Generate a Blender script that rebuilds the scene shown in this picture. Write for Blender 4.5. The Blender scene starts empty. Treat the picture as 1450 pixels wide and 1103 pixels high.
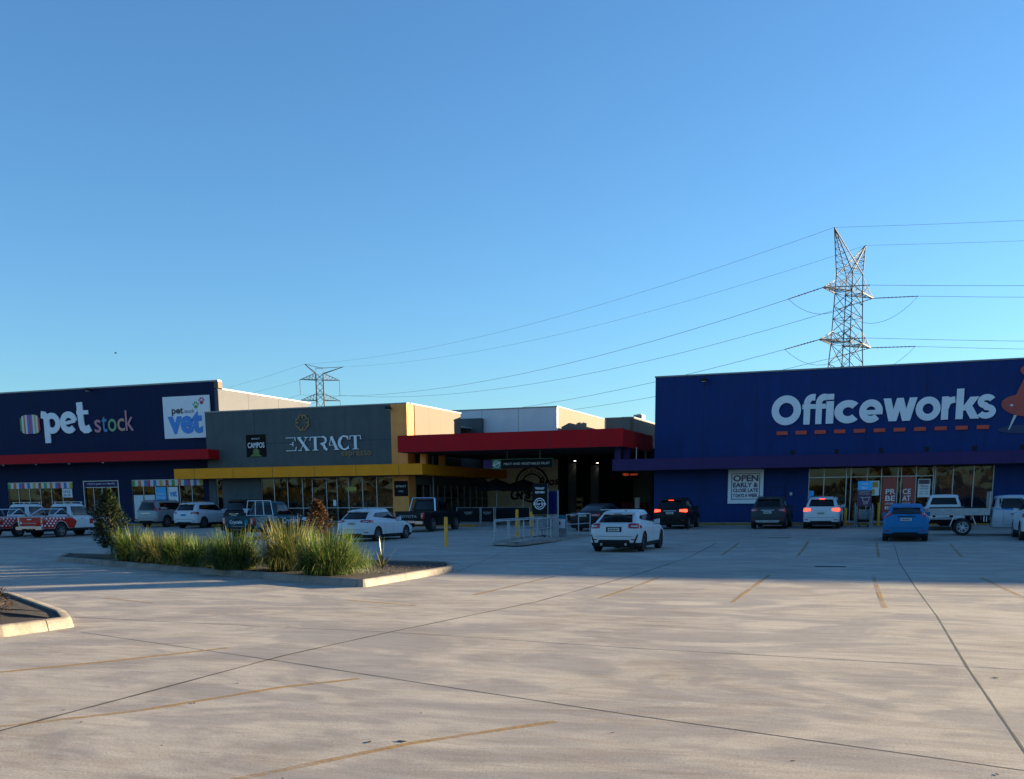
import bpy, bmesh, math, random
from mathutils import Vector, Matrix
from mathutils.bvhtree import BVHTree
random.seed(7)
C = bpy.context.scene.collection
R = math.radians
PI = math.pi

# ------------------------------------------------------------------ camera
FPX, CX, CY, EYE = 1460.0, 725.0, 966.0, 1.7
PITCH = math.atan((966 - 711) / 1460)
CAM = Matrix.Rotation(R(20.5), 3, 'Z') @ Matrix.Rotation(PI/2 - PITCH, 3, 'X') @ Matrix.Rotation(R(-.5), 3, 'Z')
cd = bpy.data.cameras.new('camera'); cam = bpy.data.objects.new('camera', cd); C.objects.link(cam)
cam.matrix_world = Matrix.Translation((0, 0, EYE)) @ CAM.to_4x4()
cd.sensor_width = 36; cd.lens = 36 * FPX / 1450; cd.shift_y = (CY - 551.5) / 1450; cd.clip_end = 6000; cd.clip_start = .05
bpy.context.scene.camera = cam

def gz(y): return max(0, (min(y, 62) - 40) * .0133)      # the car park rises gently towards the shops
def at(px, py, X=None, Y=None, Z=None):                   # survey: a sight line met with a real plane of the place
    d = CAM @ Vector(((px - CX) / FPX, -(py - CY) / FPX, -1))
    t = X / d.x if X is not None else Y / d.y if Y is not None else (Z - EYE) / d.z
    return Vector((d.x * t, d.y * t, EYE + d.z * t))
def G(px, py, h=0):
    z = 0
    for i in range(25):
        p = at(px, py, Z=z + h); z = gz(p.y)
    return p
def XA(px, Y, py=700): return at(px, py, Y=Y).x
def ZA(px, py, Y): return at(px, py, Y=Y).z

# ------------------------------------------------------------------ materials
M = {}
def pm(name, col, rough=.6, metal=0, var=.0, scale=3, bump=0, bscale=40, coat=0, spec=.5, emit=None, es=1, coord='Object', streak=0):
    m = bpy.data.materials.new(name); m.use_nodes = True
    nt = m.node_tree; b = nt.nodes['Principled BSDF']
    b.inputs['Base Color'].default_value = (*col, 1); b.inputs['Roughness'].default_value = rough
    b.inputs['Metallic'].default_value = metal; b.inputs['Specular IOR Level'].default_value = spec
    b.inputs['Coat Weight'].default_value = coat; b.inputs['Coat Roughness'].default_value = .05
    if emit: b.inputs['Emission Color'].default_value = (*emit, 1); b.inputs['Emission Strength'].default_value = es
    tc = nt.nodes.new('ShaderNodeTexCoord')
    if var:
        n = nt.nodes.new('ShaderNodeTexNoise'); n.inputs['Scale'].default_value = scale; n.inputs['Detail'].default_value = 6; n.inputs['Roughness'].default_value = .65
        nt.links.new(tc.outputs[coord], n.inputs['Vector'])
        r = nt.nodes.new('ShaderNodeMapRange'); r.inputs['From Min'].default_value = .3; r.inputs['From Max'].default_value = .7
        r.inputs['To Min'].default_value = 1 - var; r.inputs['To Max'].default_value = 1 + var
        mx = nt.nodes.new('ShaderNodeVectorMath'); mx.operation = 'SCALE'; mx.inputs[0].default_value = col
        nt.links.new(n.outputs['Fac'], r.inputs['Value']); nt.links.new(r.outputs[0], mx.inputs['Scale']); nt.links.new(mx.outputs[0], b.inputs['Base Color'])
        r2 = nt.nodes.new('ShaderNodeMapRange'); r2.inputs['To Min'].default_value = max(0, rough - .08); r2.inputs['To Max'].default_value = min(1, rough + .08)
        nt.links.new(n.outputs['Fac'], r2.inputs['Value']); nt.links.new(r2.outputs[0], b.inputs['Roughness'])
    if streak:      # rain streaks running down painted panels
        mp = nt.nodes.new('ShaderNodeMapping'); mp.inputs['Scale'].default_value = (2.6, 2.6, .16); nt.links.new(tc.outputs[coord], mp.inputs[0])
        n5 = nt.nodes.new('ShaderNodeTexNoise'); n5.inputs['Scale'].default_value = 1.0; n5.inputs['Detail'].default_value = 8; n5.inputs['Roughness'].default_value = .7; nt.links.new(mp.outputs[0], n5.inputs['Vector'])
        r5 = nt.nodes.new('ShaderNodeMapRange'); r5.inputs['From Min'].default_value = .32; r5.inputs['From Max'].default_value = .68; r5.inputs['To Min'].default_value = 1 - streak; r5.inputs['To Max'].default_value = 1 + streak*.6; nt.links.new(n5.outputs['Fac'], r5.inputs[0])
        v5 = nt.nodes.new('ShaderNodeVectorMath'); v5.operation = 'SCALE'; nt.links.new(mx.outputs[0], v5.inputs[0]); nt.links.new(r5.outputs[0], v5.inputs['Scale']); nt.links.new(v5.outputs[0], b.inputs['Base Color'])
    if bump:
        n = nt.nodes.new('ShaderNodeTexNoise'); n.inputs['Scale'].default_value = bscale; n.inputs['Detail'].default_value = 5
        nt.links.new(tc.outputs[coord], n.inputs['Vector'])
        bp = nt.nodes.new('ShaderNodeBump'); bp.inputs['Strength'].default_value = bump; bp.inputs['Distance'].default_value = .02
        nt.links.new(n.outputs['Fac'], bp.inputs['Height']); nt.links.new(bp.outputs[0], b.inputs['Normal'])
    M[name] = m
    return m

pm('navy', (.003, .012, .056), .7, streak=.16, spec=.2, var=.16, scale=.7, bump=.15, bscale=25)
pm('ow_blue', (.010, .033, .145), .7, streak=.14, spec=.2, var=.14, scale=.6, bump=.15, bscale=25)
pm('purple', (.045, .022, .105), .6, streak=.1, spec=.2, var=.12, scale=.8, bump=.1)
pm('groove', (.01, .014, .035), .8)
pm('grey_wall', (.09, .105, .11), .7, streak=.12, spec=.2, var=.14, scale=.8, bump=.15, bscale=25)
pm('grey_groove', (.025, .034, .045), .8)
pm('mustard', (.85, .33, .09), .7, streak=.08, spec=.2, var=.12, scale=.8, bump=.15, bscale=25)
pm('yellow_panel', (.94, .30, .011), .6, spec=.15, var=.08, scale=1.1)
pm('red_panel', (.46, .008, .014), .6, spec=.12, var=.1, scale=1.1)
pm('cream_wall', (.125, .092, .068), .8, streak=.06, var=.1, scale=.8, bump=.2, bscale=25)
pm('grey_render', (.072, .074, .090), .8, var=.08, scale=.8, bump=.2, bscale=25)
pm('pale_wall', (.62, .65, .68), .75, var=.08, scale=.8, bump=.2, bscale=25)
pm('taupe', (.16, .145, .135), .75, var=.12, scale=1)
pm('capping', (.20, .205, .21), .4, metal=.3, var=.1, scale=2)
pm('roof_metal', (.35, .36, .37), .5, metal=.4, var=.1)
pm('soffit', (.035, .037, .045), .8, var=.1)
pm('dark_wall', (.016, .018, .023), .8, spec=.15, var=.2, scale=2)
pm('black', (.009, .009, .011), .7, spec=.12)
pm('black_fabric', (.010, .011, .013), .9, spec=.1, var=.2, scale=8)
pm('plastic', (.014, .0145, .016), .65, spec=.2, var=.15, scale=12)
pm('alu', (.34, .36, .38), .38, metal=.6, var=.1, scale=5)
pm('galv', (.32, .35, .38), .45, metal=.55, var=.22, scale=9)
pm('white_letter', (.74, .76, .80), .45, var=.04, scale=2)
pm('sign_white', (.74, .75, .78), .5, var=.04)
pm('gold', (.34, .18, .05), .5)
pm('dash_red', (.62, .06, .03), .5, var=.1, scale=4)
pm('pin_red', (.42, .06, .045), .5, var=.18, scale=1.5)
pm('pin_silver', (.55, .56, .58), .35)
pm('pin_shade', (.018, .035, .10), .6)
pm('bollard_yellow', (.85, .36, .015), .5, var=.2, scale=9)
pm('kerb_yellow', (.30, .14, .015), .7, var=.3, scale=6)
pm('leafgreen', (.04, .30, .08), .5); pm('s_green', (.05, .30, .07), .5); pm('s_orange', (.55, .14, .03), .5); pm('s_blue', (.03, .14, .42), .5)
pm('s_pink', (.48, .02, .11), .5); pm('s_yellow', (.55, .36, .03), .5); pm('s_red', (.45, .03, .03), .5); pm('m_pink', (.50, .20, .24), .5); pm('m_orange', (.52, .27, .20), .5); pm('m_blue', (.06, .22, .45), .5); pm('m_green', (.16, .36, .16), .5); pm('s_white', (.6, .6, .6), .5)
pm('vet_blue', (.03, .22, .62), .5); pm('sky_blue', (.03, .40, .80), .5); pm('film_navy', (.012, .018, .10), .12, var=.1); pm('film_red', (.34, .035, .03), .3, var=.1, scale=2)
pm('poster_dark', (.012, .009, .007), .7, spec=.1, var=.3, scale=2); pm('olive', (.13, .17, .04), .6, var=.3, scale=3); pm('mural', (.80, .66, .48), .7, var=.12, scale=1)
pm('sign_green', (.02, .17, .08), .5)
pm('tyre', (.014, .014, .015), .85, var=.2, scale=20, bump=.2, bscale=60)
pm('rim', (.33, .34, .35), .3, metal=.8, var=.1, scale=10)
pm('rim_dark', (.06, .06, .065), .35, metal=.6)
pm('car_glass', (.005, .006, .007), .06, spec=.42)
pm('chrome', (.55, .56, .58), .15, metal=.9)
pm('lamp_red', (.36, .012, .012), .15, coat=.6, var=.3, scale=18)
pm('lamp_on', (.5, .01, .005), .2, emit=(1, .05, .02), es=1.0)
pm('lamp_dark', (.10, .012, .018), .15, coat=.6, var=.3, scale=18)
pm('lamp_clear', (.45, .46, .48), .12, coat=.5)
pm('plate', (.50, .50, .46), .5); pm('plate_yellow', (.45, .35, .05), .5); pm('plate_ink', (.02, .02, .03), .5)
for n, c in dict(paint_white=(.56, .58, .60), paint_red=(.50, .022, .012), paint_silver=(.30, .31, .32), paint_teal=(.010, .055, .072), paint_cyan=(.015, .16, .22),
                 paint_black=(.007, .008, .010), paint_dark=(.022, .028, .034), paint_grey=(.035, .045, .050), paint_blue=(.012, .155, .36), paint_cab=(.42, .46, .50)).items():
    pm(n, c, .42 if 'white' in n or 'cab' in n else .5, coat=.2 if 'white' in n or 'cab' in n else .06, spec=.35 if 'white' in n or 'cab' in n else .15, var=.05, scale=3, metal=.3 if 'silver' in n else 0)
pm('soil', (.035, .022, .015), .95, var=.5, scale=9, bump=.8, bscale=30)
pm('bark', (.07, .05, .035), .9, var=.3, scale=12)
pm('stem', (.10, .08, .05), .8, var=.3)
pm('steel_pylon', (.032, .029, .028), .7, metal=0, var=.2, scale=.3)
pm('wire', (.06, .07, .085), .5, metal=.3)
pm('insulator', (.10, .09, .09), .35)
pm('interior', (.50, .38, .26), .8, var=.4, scale=1.4)
pm('shelf', (.50, .38, .26), .7, var=.7, scale=4)
pm('litter', (.03, .02, .012), .9)
pm('crate_red', (.12, .012, .012), .7, var=.3, scale=4)

def glassmat(name, tint=.55, refl=.9):
    m = bpy.data.materials.new(name); m.use_nodes = True; nt = m.node_tree; nt.nodes.clear()
    o = nt.nodes.new('ShaderNodeOutputMaterial'); mix = nt.nodes.new('ShaderNodeMixShader'); f = nt.nodes.new('ShaderNodeFresnel'); f.inputs['IOR'].default_value = 1.6
    t = nt.nodes.new('ShaderNodeBsdfTransparent'); t.inputs[0].default_value = (tint, tint * .97, tint * .92, 1)
    gl = nt.nodes.new('ShaderNodeBsdfGlossy'); gl.inputs['Color'].default_value = (refl, refl, refl, 1); gl.inputs['Roughness'].default_value = .015
    tc = nt.nodes.new('ShaderNodeTexCoord'); n = nt.nodes.new('ShaderNodeTexNoise'); n.inputs['Scale'].default_value = .9; n.inputs['Detail'].default_value = 1
    bp = nt.nodes.new('ShaderNodeBump'); bp.inputs['Strength'].default_value = .12; bp.inputs['Distance'].default_value = .02
    nt.links.new(tc.outputs['Object'], n.inputs['Vector']); nt.links.new(n.outputs['Fac'], bp.inputs['Height']); nt.links.new(bp.outputs[0], gl.inputs['Normal'])
    nt.links.new(f.outputs[0], mix.inputs[0]); nt.links.new(t.outputs[0], mix.inputs[1]); nt.links.new(gl.outputs[0], mix.inputs[2]); nt.links.new(mix.outputs[0], o.inputs[0])
    M[name] = m
glassmat('shop_glass', .62, .5)

def concrete(name, light, dark, brown=(.30, .225, .165)):
    m = bpy.data.materials.new(name); m.use_nodes = True; nt = m.node_tree; b = nt.nodes['Principled BSDF']
    N = nt.nodes.new; L = nt.links.new
    tc = N('ShaderNodeTexCoord')
    def mapping(rz, sx, sy):
        mp = N('ShaderNodeMapping'); mp.inputs['Rotation'].default_value = (0, 0, R(rz)); mp.inputs['Scale'].default_value = (sx, sy, 1); L(tc.outputs['Object'], mp.inputs['Vector']); return mp.outputs[0]
    def noise(vec, sc, det=4, ro=.5, dist=0):
        n = N('ShaderNodeTexNoise'); n.inputs['Scale'].default_value = sc; n.inputs['Detail'].default_value = det; n.inputs['Roughness'].default_value = ro; n.inputs['Distortion'].default_value = dist; L(vec, n.inputs['Vector']); return n.outputs['Fac']
    def mr(src, a, b2, c, d):
        r = N('ShaderNodeMapRange'); r.inputs['From Min'].default_value = a; r.inputs['From Max'].default_value = b2; r.inputs['To Min'].default_value = c; r.inputs['To Max'].default_value = d
        L(src, r.inputs['Value']); return r.outputs[0]
    def mul(a, b2):
        x = N('ShaderNodeMath'); x.operation = 'MULTIPLY'; L(a, x.inputs[0]); L(b2, x.inputs[1]); return x.outputs[0]
    o = tc.outputs['Object']; mA = mapping(-20, .30, .46); mB = mapping(-20, .42, 1.5); mC = mapping(-27, .55, 2.6)
    n1 = noise(mA, 1.0, 12, .62, 2.4); n2 = noise(mB, 2.1, 12, .68, 1.6); n3 = noise(mC, 1.6, 10, .72, .8)
    n4 = noise(o, .21, 5, .55, 1.0); g1 = noise(o, 45, 4, .8); g2 = noise(o, 190, 2, .6); st = noise(mB, 1.3, 9, .66, 3.0)
    mix = N('ShaderNodeMix'); mix.data_type = 'RGBA'; mix.inputs['A'].default_value = (*dark, 1); mix.inputs['B'].default_value = (*light, 1); L(mr(n1, .445, .55, 0, 1), mix.inputs['Factor'])
    mx2 = N('ShaderNodeMix'); mx2.data_type = 'RGBA'; mx2.inputs['B'].default_value = (*brown, 1); L(mix.outputs['Result'], mx2.inputs['A']); L(mul(mr(st, .48, .60, 0, .65), mr(n4, .42, .60, 0, 1)), mx2.inputs['Factor'])
    k = mul(mul(mr(n2, .34, .64, .86, 1.10), mr(n3, .36, .62, .90, 1.08)), mul(mr(g1, .28, .72, .70, 1.26), mr(g2, .28, .72, .72, 1.26)))
    k = mul(k, mr(n4, .3, .7, 1.08, .92))
    # pale aggregate specks and small dark pits
    k = mul(k, mr(noise(o, 70, 1, .5), .72, .80, 1, 1.35)); k = mul(k, mr(noise(o, 26, 3, .6), .24, .33, .60, 1)); k = mul(k, mr(noise(mB, 5.5, 4, .6), .67, .74, 1, .66))
    v = N('ShaderNodeVectorMath'); v.operation = 'SCALE'; L(mx2.outputs['Result'], v.inputs[0]); L(k, v.inputs['Scale']); L(v.outputs[0], b.inputs['Base Color'])
    L(mr(n1, .3, .7, .66, .9), b.inputs['Roughness'])
    bp = N('ShaderNodeBump'); bp.inputs['Strength'].default_value = .45; bp.inputs['Distance'].default_value = .006; L(g1, bp.inputs['Height'])
    bp2 = N('ShaderNodeBump'); bp2.inputs['Strength'].default_value = .16; bp2.inputs['Distance'].default_value = .015; L(n3, bp2.inputs['Height']); L(bp.outputs[0], bp2.inputs['Normal'])
    L(bp2.outputs[0], b.inputs['Normal'])
    M[name] = m
concrete('concrete', (.415, .36, .30), (.305, .267, .235))
concrete('kerb', (.26, .225, .185), (.17, .145, .12))

def foliage(name, cols, rough=.5, trans=.35, spec=.3):
    m = bpy.data.materials.new(name); m.use_nodes = True; nt = m.node_tree; b = nt.nodes['Principled BSDF']; o = nt.nodes['Material Output']
    g = nt.nodes.new('ShaderNodeNewGeometry'); cr = nt.nodes.new('ShaderNodeValToRGB')
    e = cr.color_ramp.elements; e[0].position = 0; e[0].color = (*cols[0], 1); e[1].position = 1; e[1].color = (*cols[-1], 1)
    for i, c in enumerate(cols[1:-1]): k = e.new((i + 1) / (len(cols) - 1)); k.color = (*c, 1)
    nt.links.new(g.outputs['Random Per Island'], cr.inputs[0]); nt.links.new(cr.outputs[0], b.inputs['Base Color'])
    b.inputs['Roughness'].default_value = rough; b.inputs['Specular IOR Level'].default_value = spec
    t = nt.nodes.new('ShaderNodeBsdfTranslucent'); nt.links.new(cr.outputs[0], t.inputs[0]); mx = nt.nodes.new('ShaderNodeMixShader'); mx.inputs[0].default_value = trans
    nt.links.new(b.outputs[0], mx.inputs[1]); nt.links.new(t.outputs[0], mx.inputs[2]); nt.links.new(mx.outputs[0], o.inputs[0])
    M[name] = m
foliage('grass', [(.022, .052, .010), (.035, .085, .016), (.06, .12, .022), (.12, .16, .03), (.27, .25, .08)], .5, .45)
foliage('grass_dry', [(.03, .055, .012), (.06, .09, .018), (.12, .14, .03), (.22, .20, .05), (.38, .31, .12)], .5, .45)
foliage('magnolia', [(.010, .018, .007), (.018, .030, .010), (.026, .042, .014), (.034, .050, .018), (.05, .040, .018)], .3, .12, .5)
foliage('bronze_leaf', [(.02, .03, .012), (.05, .035, .014), (.12, .05, .02), (.18, .08, .03)], .35, .2, .5)
foliage('flax', [(.04, .06, .02), (.10, .12, .04), (.18, .16, .09)], .4, .3)
foliage('scrub', [(.03, .04, .012), (.06, .07, .02), (.10, .085, .03), (.16, .11, .05)], .6, .3)
pm('dry_bank', (.06, .045, .024), .95, var=.5, scale=.4, bump=.6, bscale=3)

# ------------------------------------------------------------------ mesh helpers
class MB:
    def __init__(s): s.v = []; s.f = []; s.m = []
    def add(s, vs, fs, mi=0):
        o = len(s.v); s.v += [tuple(v) for v in vs]; s.f += [tuple(i + o for i in f) for f in fs]; s.m += [mi] * len(fs)
        return s
    def box(s, a, b, mi=0):
        x0, x1 = sorted((a[0], b[0])); y0, y1 = sorted((a[1], b[1])); z0, z1 = sorted((a[2], b[2]))
        return s.add([(x0,y0,z0),(x1,y0,z0),(x1,y1,z0),(x0,y1,z0),(x0,y0,z1),(x1,y0,z1),(x1,y1,z1),(x0,y1,z1)],
                     [(0,3,2,1),(4,5,6,7),(0,1,5,4),(1,2,6,5),(2,3,7,6),(3,0,4,7)], mi)
    def bar(s, a, b, r, n=4, r2=None, mi=0):
        a, b = Vector(a), Vector(b); d = (b - a)
        if d.length < 1e-6: return s
        d.normalize(); u = d.orthogonal().normalized(); w = d.cross(u); r2 = r if r2 is None else r2
        vs = [a + (u * math.cos(2*PI*i/n) + w * math.sin(2*PI*i/n)) * r for i in range(n)] + [b + (u * math.cos(2*PI*i/n) + w * math.sin(2*PI*i/n)) * r2 for i in range(n)]
        return s.add(vs, [(i, (i+1) % n, n + (i+1) % n, n + i) for i in range(n)] + [tuple(range(n))[::-1], tuple(range(n, 2*n))], mi)
    def tube(s, pts, r, n=6):
        for a, b in zip(pts[:-1], pts[1:]): s.bar(a, b, r, n)
        return s
    def prism(s, poly, z0, z1, mi=0):            # poly in xy, CCW
        n = len(poly)
        return s.add([(x, y, z0) for x, y in poly] + [(x, y, z1) for x, y in poly], [tuple(range(n))[::-1], tuple(range(n, 2*n))] + [(i, (i+1) % n, n + (i+1) % n, n + i) for i in range(n)], mi)
    def plate(s, poly, y0, y1, mi=0):            # poly in xz seen from -y, CCW; extruded from y1 (back) to y0 (front)
        n = len(poly)
        return s.add([(x, y0, z) for x, z in poly] + [(x, y1, z) for x, z in poly], [tuple(range(n)), tuple(range(n, 2*n))[::-1]] + [(i, n + i, n + (i+1) % n, (i+1) % n) for i in range(n)], mi)
    def mesh(s, name):
        me = bpy.data.meshes.new(name); me.from_pydata(s.v, [], s.f); me.polygons.foreach_set('material_index', s.m); me.update(); return me

def link(name, me, mats, parent=None, world=False, smooth=False, label=None):
    o = bpy.data.objects.new(name, me)
    for m in (mats if isinstance(mats, (list, tuple)) else [mats]):
        me.materials.append(M[m] if isinstance(m, str) else m)
    C.objects.link(o)
    if parent is not None:
        o.parent = parent
        if world:
            p = parent; off = Vector((0, 0, 0))
            while p is not None: off += p.location; p = p.parent
            me.transform(Matrix.Translation(-off))
    if smooth:
        me.polygons.foreach_set('use_smooth', [True] * len(me.polygons)); me.set_sharp_from_angle(angle=R(smooth if smooth is not True else 40))
    if label: o['label'] = label
    return o
def part(name, mb, mats, parent, smooth=False, label=None, world=True): return link(name, mb.mesh(name), mats, parent, world, smooth, label)
def thing(name, label, cat, loc=(0, 0, 0), rz=0, group=None):
    o = bpy.data.objects.new(name, None); C.objects.link(o); o.location = loc; o.rotation_euler = (0, 0, rz); o.empty_display_size = .3
    o['label'] = label; o['category'] = cat
    if group: o['group'] = group
    return o
def solo(name, mb, mats, label, cat, group=None, smooth=False, loc=None):
    me = mb.mesh(name); o = link(name, me, mats, smooth=smooth)
    if loc is not None: me.transform(Matrix.Translation(-Vector(loc))); o.location = loc
    o['label'] = label; o['category'] = cat
    if group: o['group'] = group
    return o
def struct(name, mb, mats, smooth=False):
    o = link(name, mb.mesh(name), mats, smooth=smooth); o['kind'] = 'structure'; return o

# flat lettering: strokes as thick ribbons on a wall facing -Y --------------------------------
def ribbon(mb, pts, w, y, d=.06, closed=False, w2=None):
    n = len(pts); P = [Vector(p) for p in pts]; L_, R_ = [], []
    for i in range(n):
        a = P[(i-1) % n] if (closed or i > 0) else P[i]; b = P[(i+1) % n] if (closed or i < n-1) else P[i]
        d1 = (P[i] - a); d2 = (b - P[i])
        if d1.length < 1e-9: d1 = d2
        if d2.length < 1e-9: d2 = d1
        d1.normalize(); d2.normalize(); t = (d1 + d2)
        t = t.normalized() if t.length > 1e-6 else d1
        nn = Vector((-t.y, t.x)); k = 1 / max(.45, nn.dot(Vector((-d1.y, d1.x))))
        ww = (w if w2 is None else w + (w2 - w) * i / (n-1)) / 2 * k
        L_.append(P[i] + nn * ww); R_.append(P[i] - nn * ww)
    m = n if closed else n - 1
    vs = [(p.x, y, p.y) for p in L_] + [(p.x, y, p.y) for p in R_] + [(p.x, y + d, p.y) for p in L_] + [(p.x, y + d, p.y) for p in R_]
    fs = []
    for i in range(m):
        j = (i+1) % n; fs += [(i, n+i, n+j, j), (i, j, 2*n+j, 2*n+i), (n+i, 3*n+i, 3*n+j, n+j)]
    if not closed: fs += [(0, 2*n, 3*n, n), (n-1, 2*n-1, 4*n-1, 3*n-1)]
    mb.add(vs, fs)
def arc(cx, cy, r, a0, a1, n=18, ry=None):
    ry = ry or r
    return [(cx + r * math.cos(R(a0 + (a1 - a0) * i / n)), cy + ry * math.sin(R(a0 + (a1 - a0) * i / n))) for i in range(n+1)]
def fit(mb, x0, x1, z0, z1):
    xs = [v[0] for v in mb.v]; zs = [v[2] for v in mb.v]; a, b, c, d = min(xs), max(xs), min(zs), max(zs)
    mb.v = [((v[0]-a) / (b-a) * (x1-x0) + x0, v[1], (v[2]-c) / (d-c) * (z1-z0) + z0) for v in mb.v]
    return mb

_tc = {}
def text_mb(s, bold=0.0, depth=.02):
    key = (s, bold)
    if key not in _tc:
        cu = bpy.data.curves.new('t', 'FONT'); cu.body = s; cu.size = 1; cu.offset = bold; cu.resolution_u = 3; cu.fill_mode = 'FRONT'; cu.space_line = .95; cu.align_x = 'CENTER'
        o = bpy.data.objects.new('t', cu); C.objects.link(o)
        dg = bpy.context.evaluated_depsgraph_get(); me = bpy.data.meshes.new_from_object(o.evaluated_get(dg))
        _tc[key] = ([tuple(v.co) for v in me.vertices], [tuple(p.vertices) for p in me.polygons])
        bpy.data.objects.remove(o); bpy.data.curves.remove(cu); bpy.data.meshes.remove(me)
    return _tc[key]
def text(mb, s, x0, x1, z0, z1, y, bold=.0, mi=0):
    vs, fs = text_mb(s, bold)
    xs = [v[0] for v in vs]; ys = [v[1] for v in vs]; a, b, c, d = min(xs), max(xs), min(ys), max(ys)
    mb.add([((v[0]-a) / (b-a) * (x1-x0) + x0, y, (v[1]-c) / (d-c) * (z1-z0) + z0) for v in vs], fs, mi); return mb
def rect(mb, x0, x1, z0, z1, y, d=.01, mi=0): return mb.box((x0, y, z0), (x1, y + d, z1), mi)

# ------------------------------------------------------------------ world, sun
SUN_AZ, SUN_EL = 40.0, 8.15          # azimuth from +X towards +Y
sc = bpy.context.scene
w = bpy.data.worlds.new('World'); sc.world = w; w.use_nodes = True; nt = w.node_tree
sky = nt.nodes.new('ShaderNodeTexSky'); sky.sky_type = 'NISHITA'; sky.sun_disc = False; sky.sun_elevation = R(SUN_EL); sky.sun_rotation = R(90 - SUN_AZ)
sky.altitude = 0; sky.air_density = 1.0; sky.dust_density = .25; sky.ozone_density = 2.5
wb = nt.nodes.new('ShaderNodeVectorMath'); wb.operation = 'MULTIPLY'; wb.inputs[1].default_value = (.57, .84, 1.08)     # camera white balance of the clear sky
nt.links.new(sky.outputs[0], wb.inputs[0]); nt.links.new(wb.outputs[0], nt.nodes['Background'].inputs[0]); nt.nodes['Background'].inputs[1].default_value = .059
sl = bpy.data.lights.new('sun', 'SUN'); sl.energy = 5.0; sl.angle = R(.4); sl.color = (1, .80, .50)
so = bpy.data.objects.new('sun', sl); C.objects.link(so)
sv = Vector((math.cos(R(SUN_EL)) * math.cos(R(SUN_AZ)), math.cos(R(SUN_EL)) * math.sin(R(SUN_AZ)), math.sin(R(SUN_EL))))
so.rotation_euler = sv.to_track_quat('Z', 'Y').to_euler(); so.location = (60, 40, 30)
sc.view_settings.view_transform = 'Standard'; sc.view_settings.look = 'None'; sc.view_settings.exposure = 2.2; sc.view_settings.gamma = 1
#@@SETTING

# ------------------------------------------------------------------ ground
g = MB()
xs = [-3000, -400, -120, -60, 0, 60, 400, 3000]; ys = [-3000, -80, 0, 40, 62, 200, 700, 3000]
for y in ys:
    for x in xs: g.v.append((x, y, gz(y)))
for j in range(7):
    for i in range(7): a = j*8 + i; g.f.append((a, a+1, a+9, a+8)); g.m.append(0)
struct('ground', g, 'concrete')

def strip(mb, pts, w, lift=.004, jitter=0, sub=6):
    P = []
    for a, b in zip(pts[:-1], pts[1:]):
        for k in range(sub): P.append(a.lerp(b, k / sub))
    P.append(pts[-1])
    Lp, Rp = [], []
    for i, p in enumerate(P):
        t = (P[min(i+1, len(P)-1)] - P[max(i-1, 0)]); t.z = 0; t.normalize(); n = Vector((-t.y, t.x, 0)) * w / 2 * (1 + random.uniform(-jitter, jitter))
        Lp.append(p + n); Rp.append(p - n)
    vs = [(q.x, q.y, gz(q.y) + lift) for q in Lp + Rp]; n = len(P)
    mb.add(vs, [(i, n+i, n+i+1, i+1) for i in range(n-1)])
def ext(a, b, k): return b + (b - a) * k
jm = MB()
for px in ([(114,895),(400,936.7),(625,971.5),(900,1013.3),(1450,1091)], [(99.5,873.7),(400,888.3),(551,895),(900,918),(1450,948.6)],
           [(0,1034.8),(190,985),(400,928.8),(540,897.6),(760,852),(900,814),(976,789),(1014,768.5)],
           [(1266,768.5),(1273.6,797),(1294.5,829),(1327,872.8),(1370,945),(1450,1062.5)], [(646,810),(718,780)]):
    P = [G(*q) for q in px]
    if px[0][0] == 0: P.insert(0, ext(P[1], P[0], .6))
    if px[-1][0] == 1450: P.append(ext(P[-2], P[-1], .5))
    strip(jm, P, .036 if px[0][0] == 0 else .019, .0012, .35, 14)
# a saw cut grid farther out, left and right of the picture
for x in (14, 26): strip(jm, [Vector((x, -20, 0)), Vector((x + 2, 40, 0))], .02, .0012)
pm('joint', (.045, .037, .03), .9, var=.3)
struct('concrete_joint', jm, 'joint')

def worn(name, col):
    m = bpy.data.materials.new(name); m.use_nodes = True; nt = m.node_tree; b = nt.nodes['Principled BSDF']; o = nt.nodes['Material Output']
    b.inputs['Base Color'].default_value = (*col, 1); b.inputs['Roughness'].default_value = .7
    tc = nt.nodes.new('ShaderNodeTexCoord'); n = nt.nodes.new('ShaderNodeTexNoise'); n.inputs['Scale'].default_value = 16; n.inputs['Detail'].default_value = 7; n.inputs['Roughness'].default_value = .7
    n2 = nt.nodes.new('ShaderNodeTexNoise'); n2.inputs['Scale'].default_value = .8
    nt.links.new(tc.outputs['Object'], n.inputs['Vector']); nt.links.new(tc.outputs['Object'], n2.inputs['Vector'])
    ad = nt.nodes.new('ShaderNodeMath'); ad.operation = 'ADD'; nt.links.new(n.outputs['Fac'], ad.inputs[0]); nt.links.new(n2.outputs['Fac'], ad.inputs[1])
    r = nt.nodes.new('ShaderNodeMapRange'); r.inputs['From Min'].default_value = .82; r.inputs['From Max'].default_value = 1.12; r.inputs['To Min'].default_value = .08; r.inputs['To Max'].default_value = .80
    nt.links.new(ad.outputs[0], r.inputs['Value'])
    t = nt.nodes.new('ShaderNodeBsdfTransparent'); mx = nt.nodes.new('ShaderNodeMixShader'); nt.links.new(r.outputs[0], mx.inputs[0]); nt.links.new(t.outputs[0], mx.inputs[1]); nt.links.new(b.outputs[0], mx.inputs[2]); nt.links.new(mx.outputs[0], o.inputs[0])
    M[name] = m
worn('line_paint', (.42, .24, .06))
lm = MB()
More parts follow.
